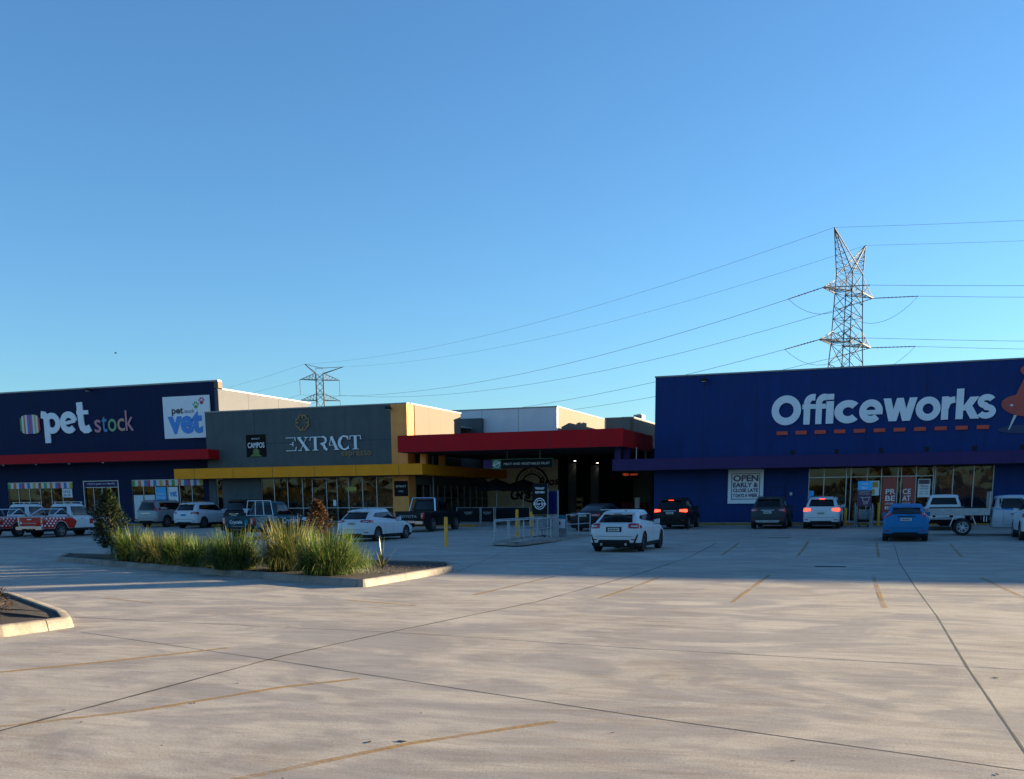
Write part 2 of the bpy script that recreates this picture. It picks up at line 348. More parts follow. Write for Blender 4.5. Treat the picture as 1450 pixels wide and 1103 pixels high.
for px in ([(0,1029),(200,1006),(400,973),(509,961)], [(340,1103),(580,1053),(788,1021.6)], [(0,952),(160,936),(322,917.6)], [(146,846.8),(216.7,853.8)], [(490,849.4),(589,857.8)],
           [(847,847.5),(898,831),(938,816)], [(670.6,842.6),(786,816)], [(1036.6,853),(1089.7,814)], [(1252.8,860.6),(1235.7,814)], [(1450,846),(1389,818)],
           [(1129.5,787.4),(1144.7,766.6)], [(1023,785.5),(1046,768.5)], [(1244,789),(1241.4,768.5)], [(1362,788.6),(1345.7,770)]):
    P = [G(*q) for q in px]
    if px[0][0] in (0, 340): P.insert(0, ext(P[1], P[0], .6))
    if px[0][0] == 1450: P.insert(0, ext(P[1], P[0], .6))
    strip(lm, P, .085, .0028, .12, 10)
for x in (8.2, 10.9, 13.6): strip(lm, [Vector((x, 19, 0)), Vector((x + .1, 24.5, 0))], .085, .0028)
for x in (-28, -30.7, -33.4, -36.1): strip(lm, [Vector((x, 44, 0)), Vector((x, 49, 0))], .085, .0028)
struct('bay_markings', lm, 'line_paint')
# slot drain in the shade and a filled trench
def grate(px0, px1, wy, label):
    a, b = G(*px0), G(*px1); z = gz(a.y); d = MB(); d.box((a.x, a.y - wy/2, z + .002), (b.x, a.y + wy/2, z + .012))
    root = thing('drain_grate', label, 'drain', ((a.x+b.x)/2, a.y, z))
    part('frame', d, 'plastic', root); e = MB(); n = int((b.x - a.x) / .07)
    for i in range(n): x = a.x + (i + .5) * (b.x - a.x) / n; e.box((x - .015, a.y - wy/2 + .03, z + .014), (x + .015, a.y + wy/2 - .03, z + .022))
    part('grille', e, 'galv', root)
grate((1087, 761.6), (1120, 761.4), .22, 'narrow dark slot drain grate set in the shaded concrete behind the dark grey SUV')
grate((1154, 802), (1198, 802.4), .30, 'wider drain grate in the shaded concrete between two faded yellow bay lines')
# bits of litter and leaves
for i, (px, s) in enumerate([((523,1051),.055),((569,1050),.075),((275,996),.04),((336,968),.035),((115,1023),.03),((1410,960),.06),((1123,1078),.03),((596,1010),.02),((111,846),.04),((867,1038),.03),((400,1103),.03),((1412,1097),.035),((90,1006),.03),((229,1056),.02)]):
    p = G(*px); b = MB(); n = 7; s *= .42; random.seed(i + 60); a0 = random.random() * 6
    ring = [(p.x + s * (1.6 if k % 2 else 1.1) * math.cos(a0) * math.cos(2*PI*k/n) - s * .5 * math.sin(a0) * math.sin(2*PI*k/n), p.y + s * 1.3 * math.sin(a0) * math.cos(2*PI*k/n) + s * .5 * math.cos(a0) * math.sin(2*PI*k/n)) for k in range(n)]
    if sum(ring[k][0]*ring[(k+1) % n][1] - ring[(k+1) % n][0]*ring[k][1] for k in range(n)) < 0: ring.reverse()
    b.prism(ring, .003, .005 + s * .03)
    solo('dry_leaf', b, 'litter', 'small dry brown leaf or bark scrap lying on the sunlit concrete', 'leaf', 'leaf scraps scattered on the concrete', loc=p)

# grassy bank across the road behind the viewpoint (seen only in the shop windows)
bk = MB(); random.seed(3); nx = 80
def bh(i, j): return [0, 1.6, 3.0, 3.6, 3.8, 0][j] * (1 + .25 * math.sin(i * .55) + .1 * math.sin(i * 1.7 + 1))
for j, y in enumerate((-55, -61, -67, -75, -90, -120)):
    for i in range(nx + 1): bk.v.append((-260 + i * 6, y + random.uniform(-1, 1), bh(i, j) + (random.uniform(-.3, .3) if j else -.2)))
for j in range(5):
    for i in range(nx): a = j*(nx+1) + i; bk.f.append((a, a+nx+1, a+nx+2, a+1)); bk.m.append(0)
struct('grass_bank', bk, 'dry_bank', smooth=60)

# dark hedge and tree belt on that bank, one mass far behind the viewpoint
tb_ = MB(); random.seed(31)
for i in range(5200):
    x = random.uniform(-190, 150); hgt = 5.5 + 3.2*math.sin(x*.11) + 2.2*math.sin(x*.27 + 2); low = random.random() < .35
    z = random.uniform(0, 1.7) if low else 3.4 + abs(hgt) * random.random() ** 1.2; y = random.uniform(-54, -52) if low else random.uniform(-72, -64)
    p = Vector((x, y, z)); s = random.uniform(.5, 1.1) * (.6 if low else 1); a = random.random()*6.3; u = Vector((math.cos(a), math.sin(a), random.uniform(-.5,.5)))*s; v = Vector((random.uniform(-.4,.4), random.uniform(-.4,.4), 1))*s*.7
    tb_.add([p-u, p+v, p+u, p-v], [(0,1,2,3)])
o = link('tree_belt', tb_.mesh('tree_belt'), 'scrub'); o['kind'] = 'stuff'; o['label'] = 'dark belt of scrub and trees on the bank across the road'; o['category'] = 'trees'

# ------------------------------------------------------------------ planted islands
def offset_poly(poly, d):
    n = len(poly); out = []
    for i in range(n):
        p0, p1, p2 = Vector(poly[i-1]), Vector(poly[i]), Vector(poly[(i+1) % n])
        d1 = (p1 - p0).normalized(); d2 = (p2 - p1).normalized(); n1 = Vector((-d1.y, d1.x)); n2 = Vector((-d2.y, d2.x)); b = (n1 + n2).normalized()
        out.append(tuple(p1 + b * d / max(.35, b.dot(n1))))
    return out
def round_poly(poly, r, k=4):
    out = []; n = len(poly)
    for i in range(n):
        p0, p1, p2 = Vector(poly[i-1]), Vector(poly[i]), Vector(poly[(i+1) % n]); rr = min(r, (p0-p1).length*.4, (p2-p1).length*.4)
        a = p1 + (p0 - p1).normalized() * rr; b = p1 + (p2 - p1).normalized() * rr
        for j in range(k+1): t = j/k; out.append(tuple(a*(1-t)**2 + p1*2*t*(1-t) + b*t*t))
    return out
def island(poly, label, h=.15, wk=.16, r=.25, split=2.0, fill='soil'):
    poly = round_poly(poly, r); n = len(poly)
    cx = sum(p[0] for p in poly) / n; cy = sum(p[1] for p in poly) / n
    t0 = offset_poly(poly, .03); t1 = offset_poly(poly, .055); t2 = offset_poly(poly, wk); z = gz(cy)
    root = thing('planter_kerb', label, 'kerb', (cx, cy, z))
    # kerb cut into cast lengths with thin open joints
    k = MB(); jn = MB()
    L = 0
    for i in range(n):
        j = (i+1) % n; seg = (Vector(poly[j]) - Vector(poly[i])).length
        m = max(1, int(round(seg / .35)))
        for s in range(m):
            f0, f1 = s/m, (s+1)/m
            def q(P, f): a, b = P[i], P[j]; return (a[0] + (b[0]-a[0])*f, a[1] + (b[1]-a[1])*f)
            A = [(*q(poly, f), z) for f in (f0, f1)] + [(*q(t0, f), z + h - .025) for f in (f0, f1)] + [(*q(t1, f), z + h) for f in (f0, f1)] + [(*q(t2, f), z + h) for f in (f0, f1)] + [(*q(t2, f), z - .02) for f in (f0, f1)]
            k.add(A, [(0,1,3,2),(2,3,5,4),(4,5,7,6),(6,7,9,8)])
            L += seg / m
            if L > split + random.uniform(-.3, .3):
                L = 0; d = (Vector(poly[j]) - Vector(poly[i])).normalized() * .006
                P0 = Vector(q(poly, f1)); P1 = Vector(q(t2, f1)); o = (P0 - P1).normalized() * .004
                jn.add([(P0.x-d.x+o.x, P0.y-d.y+o.y, z), (P0.x+d.x+o.x, P0.y+d.y+o.y, z), (q(t0,f1)[0]+d.x+o.x, q(t0,f1)[1]+d.y+o.y, z+h-.022), (q(t0,f1)[0]-d.x+o.x, q(t0,f1)[1]-d.y+o.y, z+h-.022),
                        (q(t1,f1)[0]+d.x, q(t1,f1)[1]+d.y, z+h+.003), (q(t1,f1)[0]-d.x, q(t1,f1)[1]-d.y, z+h+.003), (P1.x+d.x, P1.y+d.y, z+h+.003), (P1.x-d.x, P1.y-d.y, z+h+.003)],
                       [(0,1,2,3),(3,2,4,5),(5,4,6,7)])
    part('kerb_ring', k, 'kerb', root, smooth=50)
    if jn.v: part('joint', jn, 'joint', root)
    s = MB(); random.seed(int(abs(cx) * 10)); c3 = (cx, cy, z + h + .05); s.v.append(c3)
    rings = 5
    for a in range(1, rings + 1):
        for p in t2:
            f = a / rings; s.v.append((cx + (p[0]-cx)*f, cy + (p[1]-cy)*f, z + h - .03 + .06*(1-f) + (random.uniform(-.02, .02) if a < rings else 0)))
    for i in range(n): j = (i+1) % n; s.f.append((0, 1+i, 1+j))
    for a in range(rings-1):
        for i in range(n): j = (i+1) % n; s.f.append((1+a*n+i, 1+(a+1)*n+i, 1+(a+1)*n+j, 1+a*n+j))
    s.m = [0] * len(s.f)
    so_ = part('soil' if fill == 'soil' else 'slab', s, fill, root)
    return root
isl = [G(97,797), G(515,832), G(643,810), G(640,803), G(590,801.5), G(100,789)]
isl = [(p.x, p.y) for p in isl]; isl[5] = (-26.4, 27.6); isl[0] = (-24.6, 25.3)
island(isl, 'long narrow concrete kerbed garden bed with the row of tussock grasses')
isl2 = [(-18.5, 8.2), tuple(G(0,903).xy), tuple(G(106,888).xy), tuple(G(97,877).xy), (-15.2, 14.6), (-22, 15.5)]
island(isl2, 'pale kerbed garden bed cut by the left edge, nearest the viewer', r=.12, split=1.0)

# mulch chips at the right tip
for i in range(1):
    b = MB(); random.seed(5)
    for k in range(260):
        x = random.uniform(-12.3, -10.6); y = 19.6 + (x + 12.3) * .5 + random.uniform(0, 4.2); z = .145 + random.uniform(0, .03); a = random.random()*PI; s = random.uniform(.02, .06)
        b.bar((x, y, z), (x + s*math.cos(a), y + s*math.sin(a), z + random.uniform(-.01, .02)), .006, 3)
    o = solo('bark_mulch', b, 'stem', 'loose pale bark mulch around the spiky plant at the bed tip', 'mulch', loc=(-11.4, 22, .15)); o['kind'] = 'stuff'

def clump(x, y, r, h, n, label, seed, z=.14, name='grass_clump', mat='grass', group='tussock grasses along the garden bed'):
    random.seed(seed); m = MB()
    for i in range(n):
        a = random.random() * 2 * PI; rr = r * .36 * math.sqrt(random.random()); L = h * random.uniform(.62, 1.18); lean = random.uniform(.05, 1.45) ** 1.1; L *= 1.05 - .18 * lean
        lean = min(lean, 1.7); w = random.uniform(.006, .012); bx, by = x + rr*math.cos(a), y + rr*math.sin(a); da = a + random.uniform(-.5, .5)
        side = Vector((-math.sin(da), math.cos(da), 0)); K = 5; vs = []; p = Vector((bx, by, z)); ang = lean * .35; 
        for k in range(K + 1):
            t = k / K; ww = w * (1 - t) ** .6 + .0012
            vs += [p - side * ww, p + side * ww]
            ang += lean * .46 * (.35 + 1.5 * t * t)
            st = L / K * 1.12; p = p + Vector((math.cos(da) * math.sin(ang), math.sin(da) * math.sin(ang), math.cos(ang))) * st
            if p.z < z + .03: p.z = z + .03
        m.add(vs, [(2*k, 2*k+1, 2*k+3, 2*k+2) for k in range(K)])
    return solo(name, m, mat, label, 'grass', group, loc=(x, y, z))
CL = [(198, 810, 4.0, 1.02, 'tussock grass clump leftmost in the bed, beside the small dark tree'),
      (238, 812, 1.0, .98, 'second tussock grass clump from the dark tree, with pale tips'),
      (272, 816, 1.0, .92, 'low green tussock clump third from the dark tree'),
      (315, 817, 1.0, .90, 'tussock clump in the middle of the bed, in front of the white SUV'),
      (352, 820, 1.0, 1.02, 'broad tussock grass clump in front of the teal utility truck'),
      (418, 820, 1.0, 1.18, 'tall tussock clump with yellow blades in front of the bronze shrub'),
      (487, 826, 1.0, 1.02, 'large round tussock clump at the right end of the row')]
xs_ = [(-20.6, 24.2, .95), (-19.2, 23.5, .95), (-17.9, 22.8, .85), (-16.7, 22.2, .9), (-15.3, 21.5, 1.05), (-13.7, 21.5, 1.1), (-12.0, 20.4, 1.2)]
for i, ((_, _, _, h, lab), (x, y, r)) in enumerate(zip(CL, xs_)):
    clump(x, y, r * 1.25, h * [.76, .68, .74, .68, .80, .84, .84][i], 1900, lab, 20 + i, mat='grass_dry' if i in (1, 5) else 'grass')
clump(-12.6, 22.6, 1.2, .5, 260, 'thin low grass tuft straggling on the bed between the two big clumps', 44)

def leafy(name, x, y, z0, h, rx, n, lf, mat, label, seed, cone=True, tl=.25, cat='tree', group=None):
    random.seed(seed); root = thing(name, label, cat, (x, y, z0), group=group)
    t = MB(); t.bar((x, y, z0 - .05), (x + .02, y, z0 + tl + h * .35), .035, 7, .02); t.bar((x + .02, y, z0 + tl + h*.35), (x, y, z0 + tl + h * .9), .02, 6, .006)
    pts = []
    for i in range(26):
        zz = z0 + tl + h * random.uniform(.05, .85); a = random.random()*2*PI; f = (1 - (zz - z0 - tl) / h); R_ = rx * (.35 + .75*f) * random.uniform(.5, .95)
        if not cone: R_ = rx * random.uniform(.4, 1)
        q = Vector((x + R_*math.cos(a), y + R_*math.sin(a), zz + R_*.4)); t.bar((x + .01, y, zz), q, .008, 4, .003); pts.append(q)
    part('trunk', t, 'bark', root)
    c = MB(); got = 0
    while got < n:
        u = random.random(); zz = u * h; 
        prof = (math.sin(PI * min(1, (u*.93 + .07)) ** .75) ** .75) if cone else math.sin(PI*(u*.8+.12))**.6
        prof = max(.05, prof); a = random.random()*2*PI; lump = 1 + .22 * math.sin(3*a + zz*7) + .13 * math.sin(5*a - zz*11 + 2)
        rr = rx * prof * lump * (random.random() ** .35)
        p = Vector((x + rr*math.cos(a), y + rr*math.sin(a), z0 + tl + zz))
        d = Vector((math.cos(a + random.uniform(-.9, .9)), math.sin(a + random.uniform(-.9, .9)), random.uniform(-.5, 1.1))).normalized()
        s = d.cross(Vector((random.uniform(-.4,.4), random.uniform(-.4,.4), 1))).normalized(); L = lf * random.uniform(.65, 1.25); W = L * .24; nn = d.cross(s) * L * .06
        c.add([p, p + d*L*.35 + s*W + nn, p + d*L*.35 - s*W + nn, p + d*L*.75 + s*W*.8 + nn, p + d*L*.75 - s*W*.8 + nn, p + d*L], [(0,1,2),(1,3,4,2),(3,5,4)]); got += 1
    part('crown', c, mat, root)
    return root
leafy('magnolia_tree', -23.55, 26.6, .14, 1.80, .48, 4200, .11, 'magnolia', 'small dark glossy-leaved tree standing at the left end of the garden bed', 11)
leafy('bronze_shrub', at(450, 740, Y=23.4).x, 23.4, .14, 1.38, .34, 1900, .10, 'bronze_leaf', 'bronze-leaved shrub rising behind the grass clumps, left of the white hatchback', 12, cat='shrub')
p = G(0, 868)
leafy('red_leaf_shrub', -12.22, 11.35, .14, .42, .20, 420, .055, 'bronze_leaf', 'reddish brown leafy shrub at the left picture edge in the nearest bed', 13, tl=.05, cat='shrub')
# spiky flax
random.seed(9); m = MB(); fx = (-11.75, 22.5, .14)
for i in range(26):
    a = random.random()*2*PI; lean = random.uniform(.15, .95) if i > 3 else .08; L = random.uniform(.32, .62) if i > 2 else .78; w_ = .024; vs = []; side = Vector((-math.sin(a), math.cos(a), 0)); p = Vector(fx); ang = lean
    for k in range(5):
        t = k/4; ww = w_ * (1 - t**2) * (.6 + t) + .001; vs += [p - side*ww, p + Vector((0,0,-.006)), p + side*ww]
        p = p + Vector((math.cos(a)*math.sin(ang), math.sin(a)*math.sin(ang), math.cos(ang))) * L/4; ang += .12*lean
    m.add(vs, [(3*k, 3*k+1, 3*k+4, 3*k+3) for k in range(4)] + [(3*k+1, 3*k+2, 3*k+5, 3*k+4) for k in range(4)])
solo('flax_plant', m, 'flax', 'small spiky strap-leaved plant in mulch at the tip of the garden bed', 'plant', loc=fx)

# ------------------------------------------------------------------ bollards
bol = None
def bollard(x, y, h, r, label, zb=None):
    global bol
    z = gz(y) if zb is None else zb
    root = thing('bollard', label, 'bollard', (x, y, z), group='yellow steel bollards')
    post = MB(); post.bar((0,0,0), (0,0,h-.03), r, 16); post.bar((0,0,h-.03), (0,0,h), r, 16, r*.7); o = part('post', post, 'bollard_yellow', root, smooth=40, world=False)
    b = MB(); b.bar((0,0,.0), (0,0,.012), r*1.9, 12); part('base_plate', b, 'galv', root, world=False)
    b = MB(); b.bar((0,0,h*.30), (0,0,h*.33), r*1.02, 16); part('reflective_band', b, 'plastic', root, world=False) if label.startswith('yellow bollard behind') else None
p = G(632, 775); bollard(p.x, p.y, 1.16, .07, 'yellow bollard standing alone on the open concrete, nearest of all')
bollard(-16.95, 46.2, 1.28, .07, 'yellow bollard at the left end of the galvanised railing', .08)
bollard(-16.6, 47.2, 1.15, .075, 'yellow bollard behind the galvanised railing beside the black trolley sign')
bollard(XA(1245.5, 59.2), 59.2, 1.22, .07, 'yellow bollard by the red poster doors, left of the blue hatchback', .28)
bollard(XA(1199, 60.2), 60.2, .95, .07, 'yellow bollard just right of the white SUV with brake lights on', .28)

# ------------------------------------------------------------------ footpath along the shops
fp = MB(); fp.box((-75, 60.2, .2), (-31.2, 62.98, .40)); struct('footpath', fp, 'concrete')
fp = MB(); fp.box((-31.2, 58.4, .2), (-24.0, 80, .401)); fp.box((-24.0, 64, .2), (-15.6, 80, .36)); fp.box((-15.6, 61.0, .2), (40, 62.98, .402)); struct('forecourt', fp, 'concrete')
ky = MB(); ky.box((-75, 60.14, .2), (-31.26, 60.196, .395)); ky.box((-31.26, 58.34, .2), (-24.0, 58.396, .398)); ky.box((-15.6, 60.94, .2), (40, 60.996, .399)); struct('kerb_face', ky, 'kerb_yellow')

# ------------------------------------------------------------------ buildings
def wall_with_holes(mb, x0, x1, z0, z1, yf, yb, holes, mi=0):
    "front wall slab in the XZ plane with rectangular openings (hx0,hx1,hz0,hz1), sorted by x"
    x = x0
    for a, b, c, d in sorted(holes):
        if a > x: mb.box((x, yf, z0), (a, yb, z1), mi)
        if c > z0: mb.box((a, yf, z0), (b, yb, c), mi)
        if d < z1: mb.box((a, yf, d), (b, yb, z1), mi)
        x = b
    if x < x1: mb.box((x, yf, z0), (x1, yb, z1), mi)
def glazing(root, x0, x1, z0, z1, y, mull, trans=(), name='window', bw=.05, pane='shop_glass', label=None):
    f = MB(); h = bw/2
    f.box((x0, y-.03, z0), (x1, y+.05, z0+bw)); f.box((x0, y-.03, z1-bw), (x1, y+.05, z1))
    cols = [x0 + h] + list(mull) + [x1 - h]
    for x in cols: f.box((x-h, y-.034, z0+bw), (x+h, y+.054, z1-bw))
    for t in trans:
        for a, b in zip(cols[:-1], cols[1:]): f.box((a+h, y-.03, t-h), (b-h, y+.05, t+h))
    w_ = part(name, f, 'alu', root, label=label)
    p = MB(); p.add([(x0, y+.01, z0), (x1, y+.01, z0), (x1, y+.01, z1), (x0, y+.01, z1)], [(0,1,2,3)])
    link('pane', p.mesh('pane'), pane, w_, world=True)
    return w_
def canopy(root, x0, x1, z0, z1, yf, yb, mat, jx, name='canopy', t=.18):
    c = MB(); c.box((x0, yf, z0), (x1, yb, z1 - .12)); c.box((x0, yf, z1 - .12), (x1, yf + t, z1)); c.box((x0, yf+t, z1-.12), (x0+t, yb, z1)); c.box((x1-t, yf+t, z1-.12), (x1, yb, z1))
    o = part(name, c, mat, root)
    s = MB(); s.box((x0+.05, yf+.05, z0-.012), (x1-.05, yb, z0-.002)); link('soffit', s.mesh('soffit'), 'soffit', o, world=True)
    for x in jx: j = MB(); j.box((x-.012, yf-.003, z0+.004), (x+.012, yf, z1-.004)); link('panel_joint', j.mesh('panel_joint'), 'groove', o, world=True)
    tr = MB(); tr.box((x0-.01, yf-.012, z1), (x1+.01, yf+t, z1+.025)); link('capping', tr.mesh('capping'), mat, o, world=True)
    return o
def shelves(root, x0, x1, y, z0, z1, seed, name='display_shelf'):
    random.seed(seed); x = x0
    while x < x1 - .3:
        w_ = random.uniform(.5, 1.1); s = MB(); s.box((x, y + .4, z0), (min(x1, x + w_), y + .43, z0 + (z1-z0)*.88))
        for k in range(4):
            z = z0 + k * (z1 - z0) * .22
            s.box((x, y, z), (min(x1, x + w_), y + .4, z + .03))
            xx = x + .02
            while xx < min(x1, x + w_) - .1:
                ww = random.uniform(.06, .2); s.box((xx, y + .04, z + .03), (xx + ww*.9, y + .3, z + random.uniform(.12, .42))); xx += ww
        part(name, s, 'shelf', root); x += w_ + random.uniform(.0, .6)
def room(root, x0, x1, z0, z1, y0, y1, mat='interior', name='interior'):
    r = MB(); r.add([(x0,y0,z0),(x1,y0,z0),(x1,y1,z0),(x0,y1,z0),(x0,y0,z1),(x1,y0,z1),(x1,y1,z1),(x0,y1,z1)], [(0,1,2,3),(4,7,6,5),(2,6,7,3),(1,5,6,2),(3,7,4,0)])
    return part(name, r, mat, root)
def joints(root, boxes, mat):
    for a, b_ in boxes: k = MB(); k.box(a, b_); part('panel_joint', k, mat, root)
def vj(xs, z0, z1, y): return [((x-.015, y-.004, z0), (x+.015, y, z1)) for x in xs]
def floodlight(x, y, z, label, down=.0, cat='floodlight', grp='wall floodlights'):
    root = thing('floodlight', label, cat, (x, y, z), group=grp)
    b = MB(); b.box((-.03, -.02, -.03), (.03, .30, .03)); part('bracket', b, 'plastic', root, world=False)
    b = MB(); b.box((-.16, -.30, -.10), (.16, -.02, .09)); part('housing', b, 'plastic', root, world=False)
    b = MB(); b.box((-.13, -.27, -.125), (.13, -.05, -.101)); part('lens', b, 'lamp_clear', root, world=False)

# --- left: navy pet store -------------------------------------------------
H = 10.33
PB = thing('navy_store', 'tall navy blue store at the far left with a red canopy band', 'building', (-58, 63, .3))
wm = MB(); holes = [(-65.5, -59.0, .42, 3.52), (-57.95, -54.68, .42, 3.52), (-53.55, -47.1, .55, 3.56)]
wall_with_holes(wm, -80, -45.72, .2, H - .1, 63, 63.3, holes); part('wall', wm, 'navy', PB)
wm = MB(); wm.box((-45.72, 63.0, .2), (-45.42, 75.2, 9.72)); wm.box((-80, 63.3, .2), (-79.7, 100, 9.7)); wm.box((-80, 99.7, .2), (-45.72, 100, 9.7)); wm.box((-45.72, 75.2, .2), (-45.5, 100, 9.4))
part('side_wall', wm, 'grey_render', PB, label='pale sunlit side wall of the store')
wm = MB(); wm.box((-45.72, 63.0, 9.78), (-45.38, 63.5, H - .1)); part('parapet_return', wm, 'cream_wall', PB)
wm = MB(); wm.box((-79.7, 63.3, 9.2), (-45.8, 99.7, 9.3)); part('roof', wm, 'roof_metal', PB)
wm = MB(); wm.box((-80.05, 62.95, H - .1), (-45.36, 63.38, H)); wm.box((-45.76, 63.45, 9.72), (-45.37, 75.25, 9.79)); part('capping', wm, 'capping', PB)
joints(PB, vj((-62.4, -56.9, -51.4), 5.6, H - .15, 63) + vj((-58.5, -54.2, -46.6), .4, 3.6, 63), 'groove'); joints(PB, [((-45.42, yy, 7.6), (-45.415, yy + .04, 9.7)) for yy in (66.6, 70.6, 74.0)], 'grey_groove')
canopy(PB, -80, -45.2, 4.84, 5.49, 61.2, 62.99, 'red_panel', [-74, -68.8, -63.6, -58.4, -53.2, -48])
for i, pxx in enumerate((9.4, 55.4, 102, 150)):
    x = XA(pxx, 61.5); b = MB(); b.bar((x, 61.45, 4.82), (x, 61.45, 4.74), .07, 10)
    solo('canopy_downlight', b, 'lamp_clear', 'small round downlight hanging under the long red canopy band', 'downlight', 'downlights under the red canopy', loc=(x, 61.45, 4.82))
room(PB, -66, -46.5, .38, 4.0, 63.3, 69); shelves(PB, -65.4, -47.4, 65.5, .4, 3.2, 4)
mu = [-65.5 + 6.5*i/6 for i in range(1, 6)]; glazing(PB, -65.5, -59.0, .42, 3.52, 63.1, mu)
glazing(PB, -57.95, -54.68, .42, 3.08, 63.1, [-57.1, -56.3, -55.5], name='shop_door')
mu = [-53.55 + 6.45*i/6 for i in range(1, 6)]; glazing(PB, -53.55, -47.1, .55, 3.56, 63.1, mu)
for k, (a, b_, zt) in enumerate(((-65.42, -59.08, 3.47), (-53.47, -47.18, 3.51))):
    sm = MB(); cols = ['s_green','s_white','s_orange','s_white','s_blue','s_pink','s_white','s_blue','s_white','s_yellow','s_white','s_red','s_white']
    mats = sorted(set(cols)); n = 23
    for i in range(n): sm.box((a + (b_-a)*i/n, 63.055, zt - .42), (a + (b_-a)*(i+1)/n, 63.065, zt), mats.index(cols[i % 13]))
    part('striped_band', sm, mats, PB, label='rainbow striped pelmet band above the shop window')
def poster(name, label, x0, x1, z0, z1, y, bg, cat='poster', d=.02, group=None):
    root = thing(name, label, cat, ((x0+x1)/2, y, z0), group=group); b = MB(); b.box((x0, y - d, z0), (x1, y, z1)); part('board', b, bg, root); return root
def lett(root, lines, y, mat, name='lettering', bold=.0):
    m = MB()
    for s, a, b, c, d in lines: text(m, s, a, b, c, d, y, bold)
    return part(name, m, mat, root)
t = poster('shop_sign', 'dark purple sign with pale script above the left store entrance', -57.9, -54.73, 3.1, 3.5, 63.02, 'purple', 'sign')
lett(t, [('where pets are family', -57.6, -55.0, 3.22, 3.40)], 62.99, 'sign_white')
f = MB(); 
for a, b_ in (((-57.97, 3.5), (-54.66, 3.55)), ((-57.97, .4), (-57.9, 3.5)), ((-54.73, .4), (-54.66, 3.5))): f.box((a[0], 62.97, a[1]), (b_[0], 62.999, b_[1]))
part('door_surround', f, 'alu', PB)
t = poster('window_poster', 'white price poster in the left store window beside the entrance', -60.1, -59.15, 2.35, 3.0, 63.07, 'sign_white'); lett(t, [('SALE', -60.0, -59.3, 2.7, 2.9), ('50% OFF', -60.0, -59.3, 2.42, 2.6)], 63.04, 'plate_ink')
t = poster('window_poster', 'pale blue poster in the third pane of the vet window', -51.35, -50.45, 1.0, 3.0, 63.07, 'sky_blue'); lett(t, [('VET CLINIC', -51.25, -50.55, 2.45, 2.6), ('PUPPY SCHOOL', -51.25, -50.55, 2.2, 2.32)], 63.04, 'sign_white')
t = poster('window_poster', 'white poster with blue vet lettering in the window', -50.25, -49.4, .9, 3.0, 63.07, 'sign_white'); lett(t, [('vet', -50.15, -49.5, 2.3, 2.75)], 63.04, 'vet_blue', bold=.03)
for x0, x1, lab in ((-53.4, -52.55, 'plain frosted pale blind low in the leftmost vet window pane'), (-52.4, -51.5, 'plain frosted pale blind in the second vet window pane')):
    poster('window_blind', lab, x0, x1, .7, 2.45, 63.07, 'pale_wall', 'blind')
# wall lettering -----------------------------------------------------------
SG = thing('store_sign', 'big white three-letter sign with a striped square logo and small colourful word', 'sign', (-58, 62.98, 7)); SG['label'] = 'white word pet with striped square and colourful small word on navy wall'
lg = MB(); cols = ['s_green','s_white','s_orange','s_white','s_blue','s_pink','s_blue','s_white','s_yellow','s_white','s_red']; mats = sorted(set(cols))
for i, c in enumerate(cols):
    a = -63.5 + 1.9*i/11; e = .22 if i in (0, 10) else .07 if i in (1, 9) else 0; lg.box((a, 62.9, 7.15 + e), (a + 1.9/11, 62.98, 8.55 - e), mats.index(c))
part('logo', lg, mats, SG)
pl = MB(); y = 62.9; w_ = .48
ribbon(pl, [(-.28, 1.16), (-.02, 1.12), (.14, .95), (.16, .6), (.16, -.75)], w_, y, .08); ribbon(pl, arc(.62, .56, .50, 0, 360, 26)[:-1], .40, y-.003, .08, closed=True)
ribbon(pl, arc(2.05, .56, .52, 8, 318, 26), .42, y, .08); ribbon(pl, [(1.62, .50), (2.62, .66)], .22, y-.003, .08)
ribbon(pl, [(3.05, 1.85), (3.12, .42), (3.2, .18), (3.38, .05), (3.62, .05), (3.85, .16)], w_, y, .08); ribbon(pl, [(2.78, 1.18), (3.75, 1.18)], .27, y-.003, .08)
fit(pl, -61.45, -56.7, 6.42, 9.3); part('lettering', pl, 'white_letter', SG)
st = MB(); x = -56.45
word = [('s', 'm_pink', .62), ('t', 'm_blue', .48), ('o', 'm_green', .78), ('c', 'm_orange', .66), ('k', 'm_pink', .74)]; m = MB(); mats = [c for _, c, _ in word]
zz = 7.05
for i, (ch, c, ww) in enumerate(word):
    top = {'s': 7.98, 't': 8.22, 'o': 8.0, 'c': 8.0, 'k': 8.55}[ch]; text(m, ch, x, x + ww, zz, top, 62.93, .008, i); x += ww + .08
    zz += .012
part('lettering', m, mats, SG, label='small multicoloured word')
VS = thing('vet_sign', 'square white sign board with blue vet lettering and two paw prints', 'sign', (-48.3, 62.9, 6.4))
b = MB(); b.box((-50.1, 62.86, 6.42), (-46.1, 62.95, 9.33)); part('board', b, 'sign_white', VS)
b = MB(); text(b, 'vet', -49.75, -46.75, 6.72, 8.3, 62.84, .045); part('lettering', b, 'vet_blue', VS)
b = MB(); text(b, 'pet', -49.35, -48.35, 7.98, 8.55, 62.845, .03); text(b, 'stock', -48.25, -47.4, 8.15, 8.42, 62.845); part('lettering', b, 'plate_ink', VS)
for px_, pz, mt in ((-47.25, 8.62, 'leafgreen'), (-46.75, 8.9, 's_pink')):
    b = MB(); b.plate([(px_ + .15*math.cos(a*PI/6), pz - .06 + .13*math.sin(a*PI/6)) for a in range(12)], 62.84, 62.858)
    for dx, dz in ((-.2, .1), (-.08, .22), (.08, .22), (.2, .1)): b.plate([(px_ + dx + .055*math.cos(a*PI/4), pz + dz + .08*math.sin(a*PI/4)) for a in range(8)], 62.84, 62.858)
    part('paw_print', b, mt, VS)
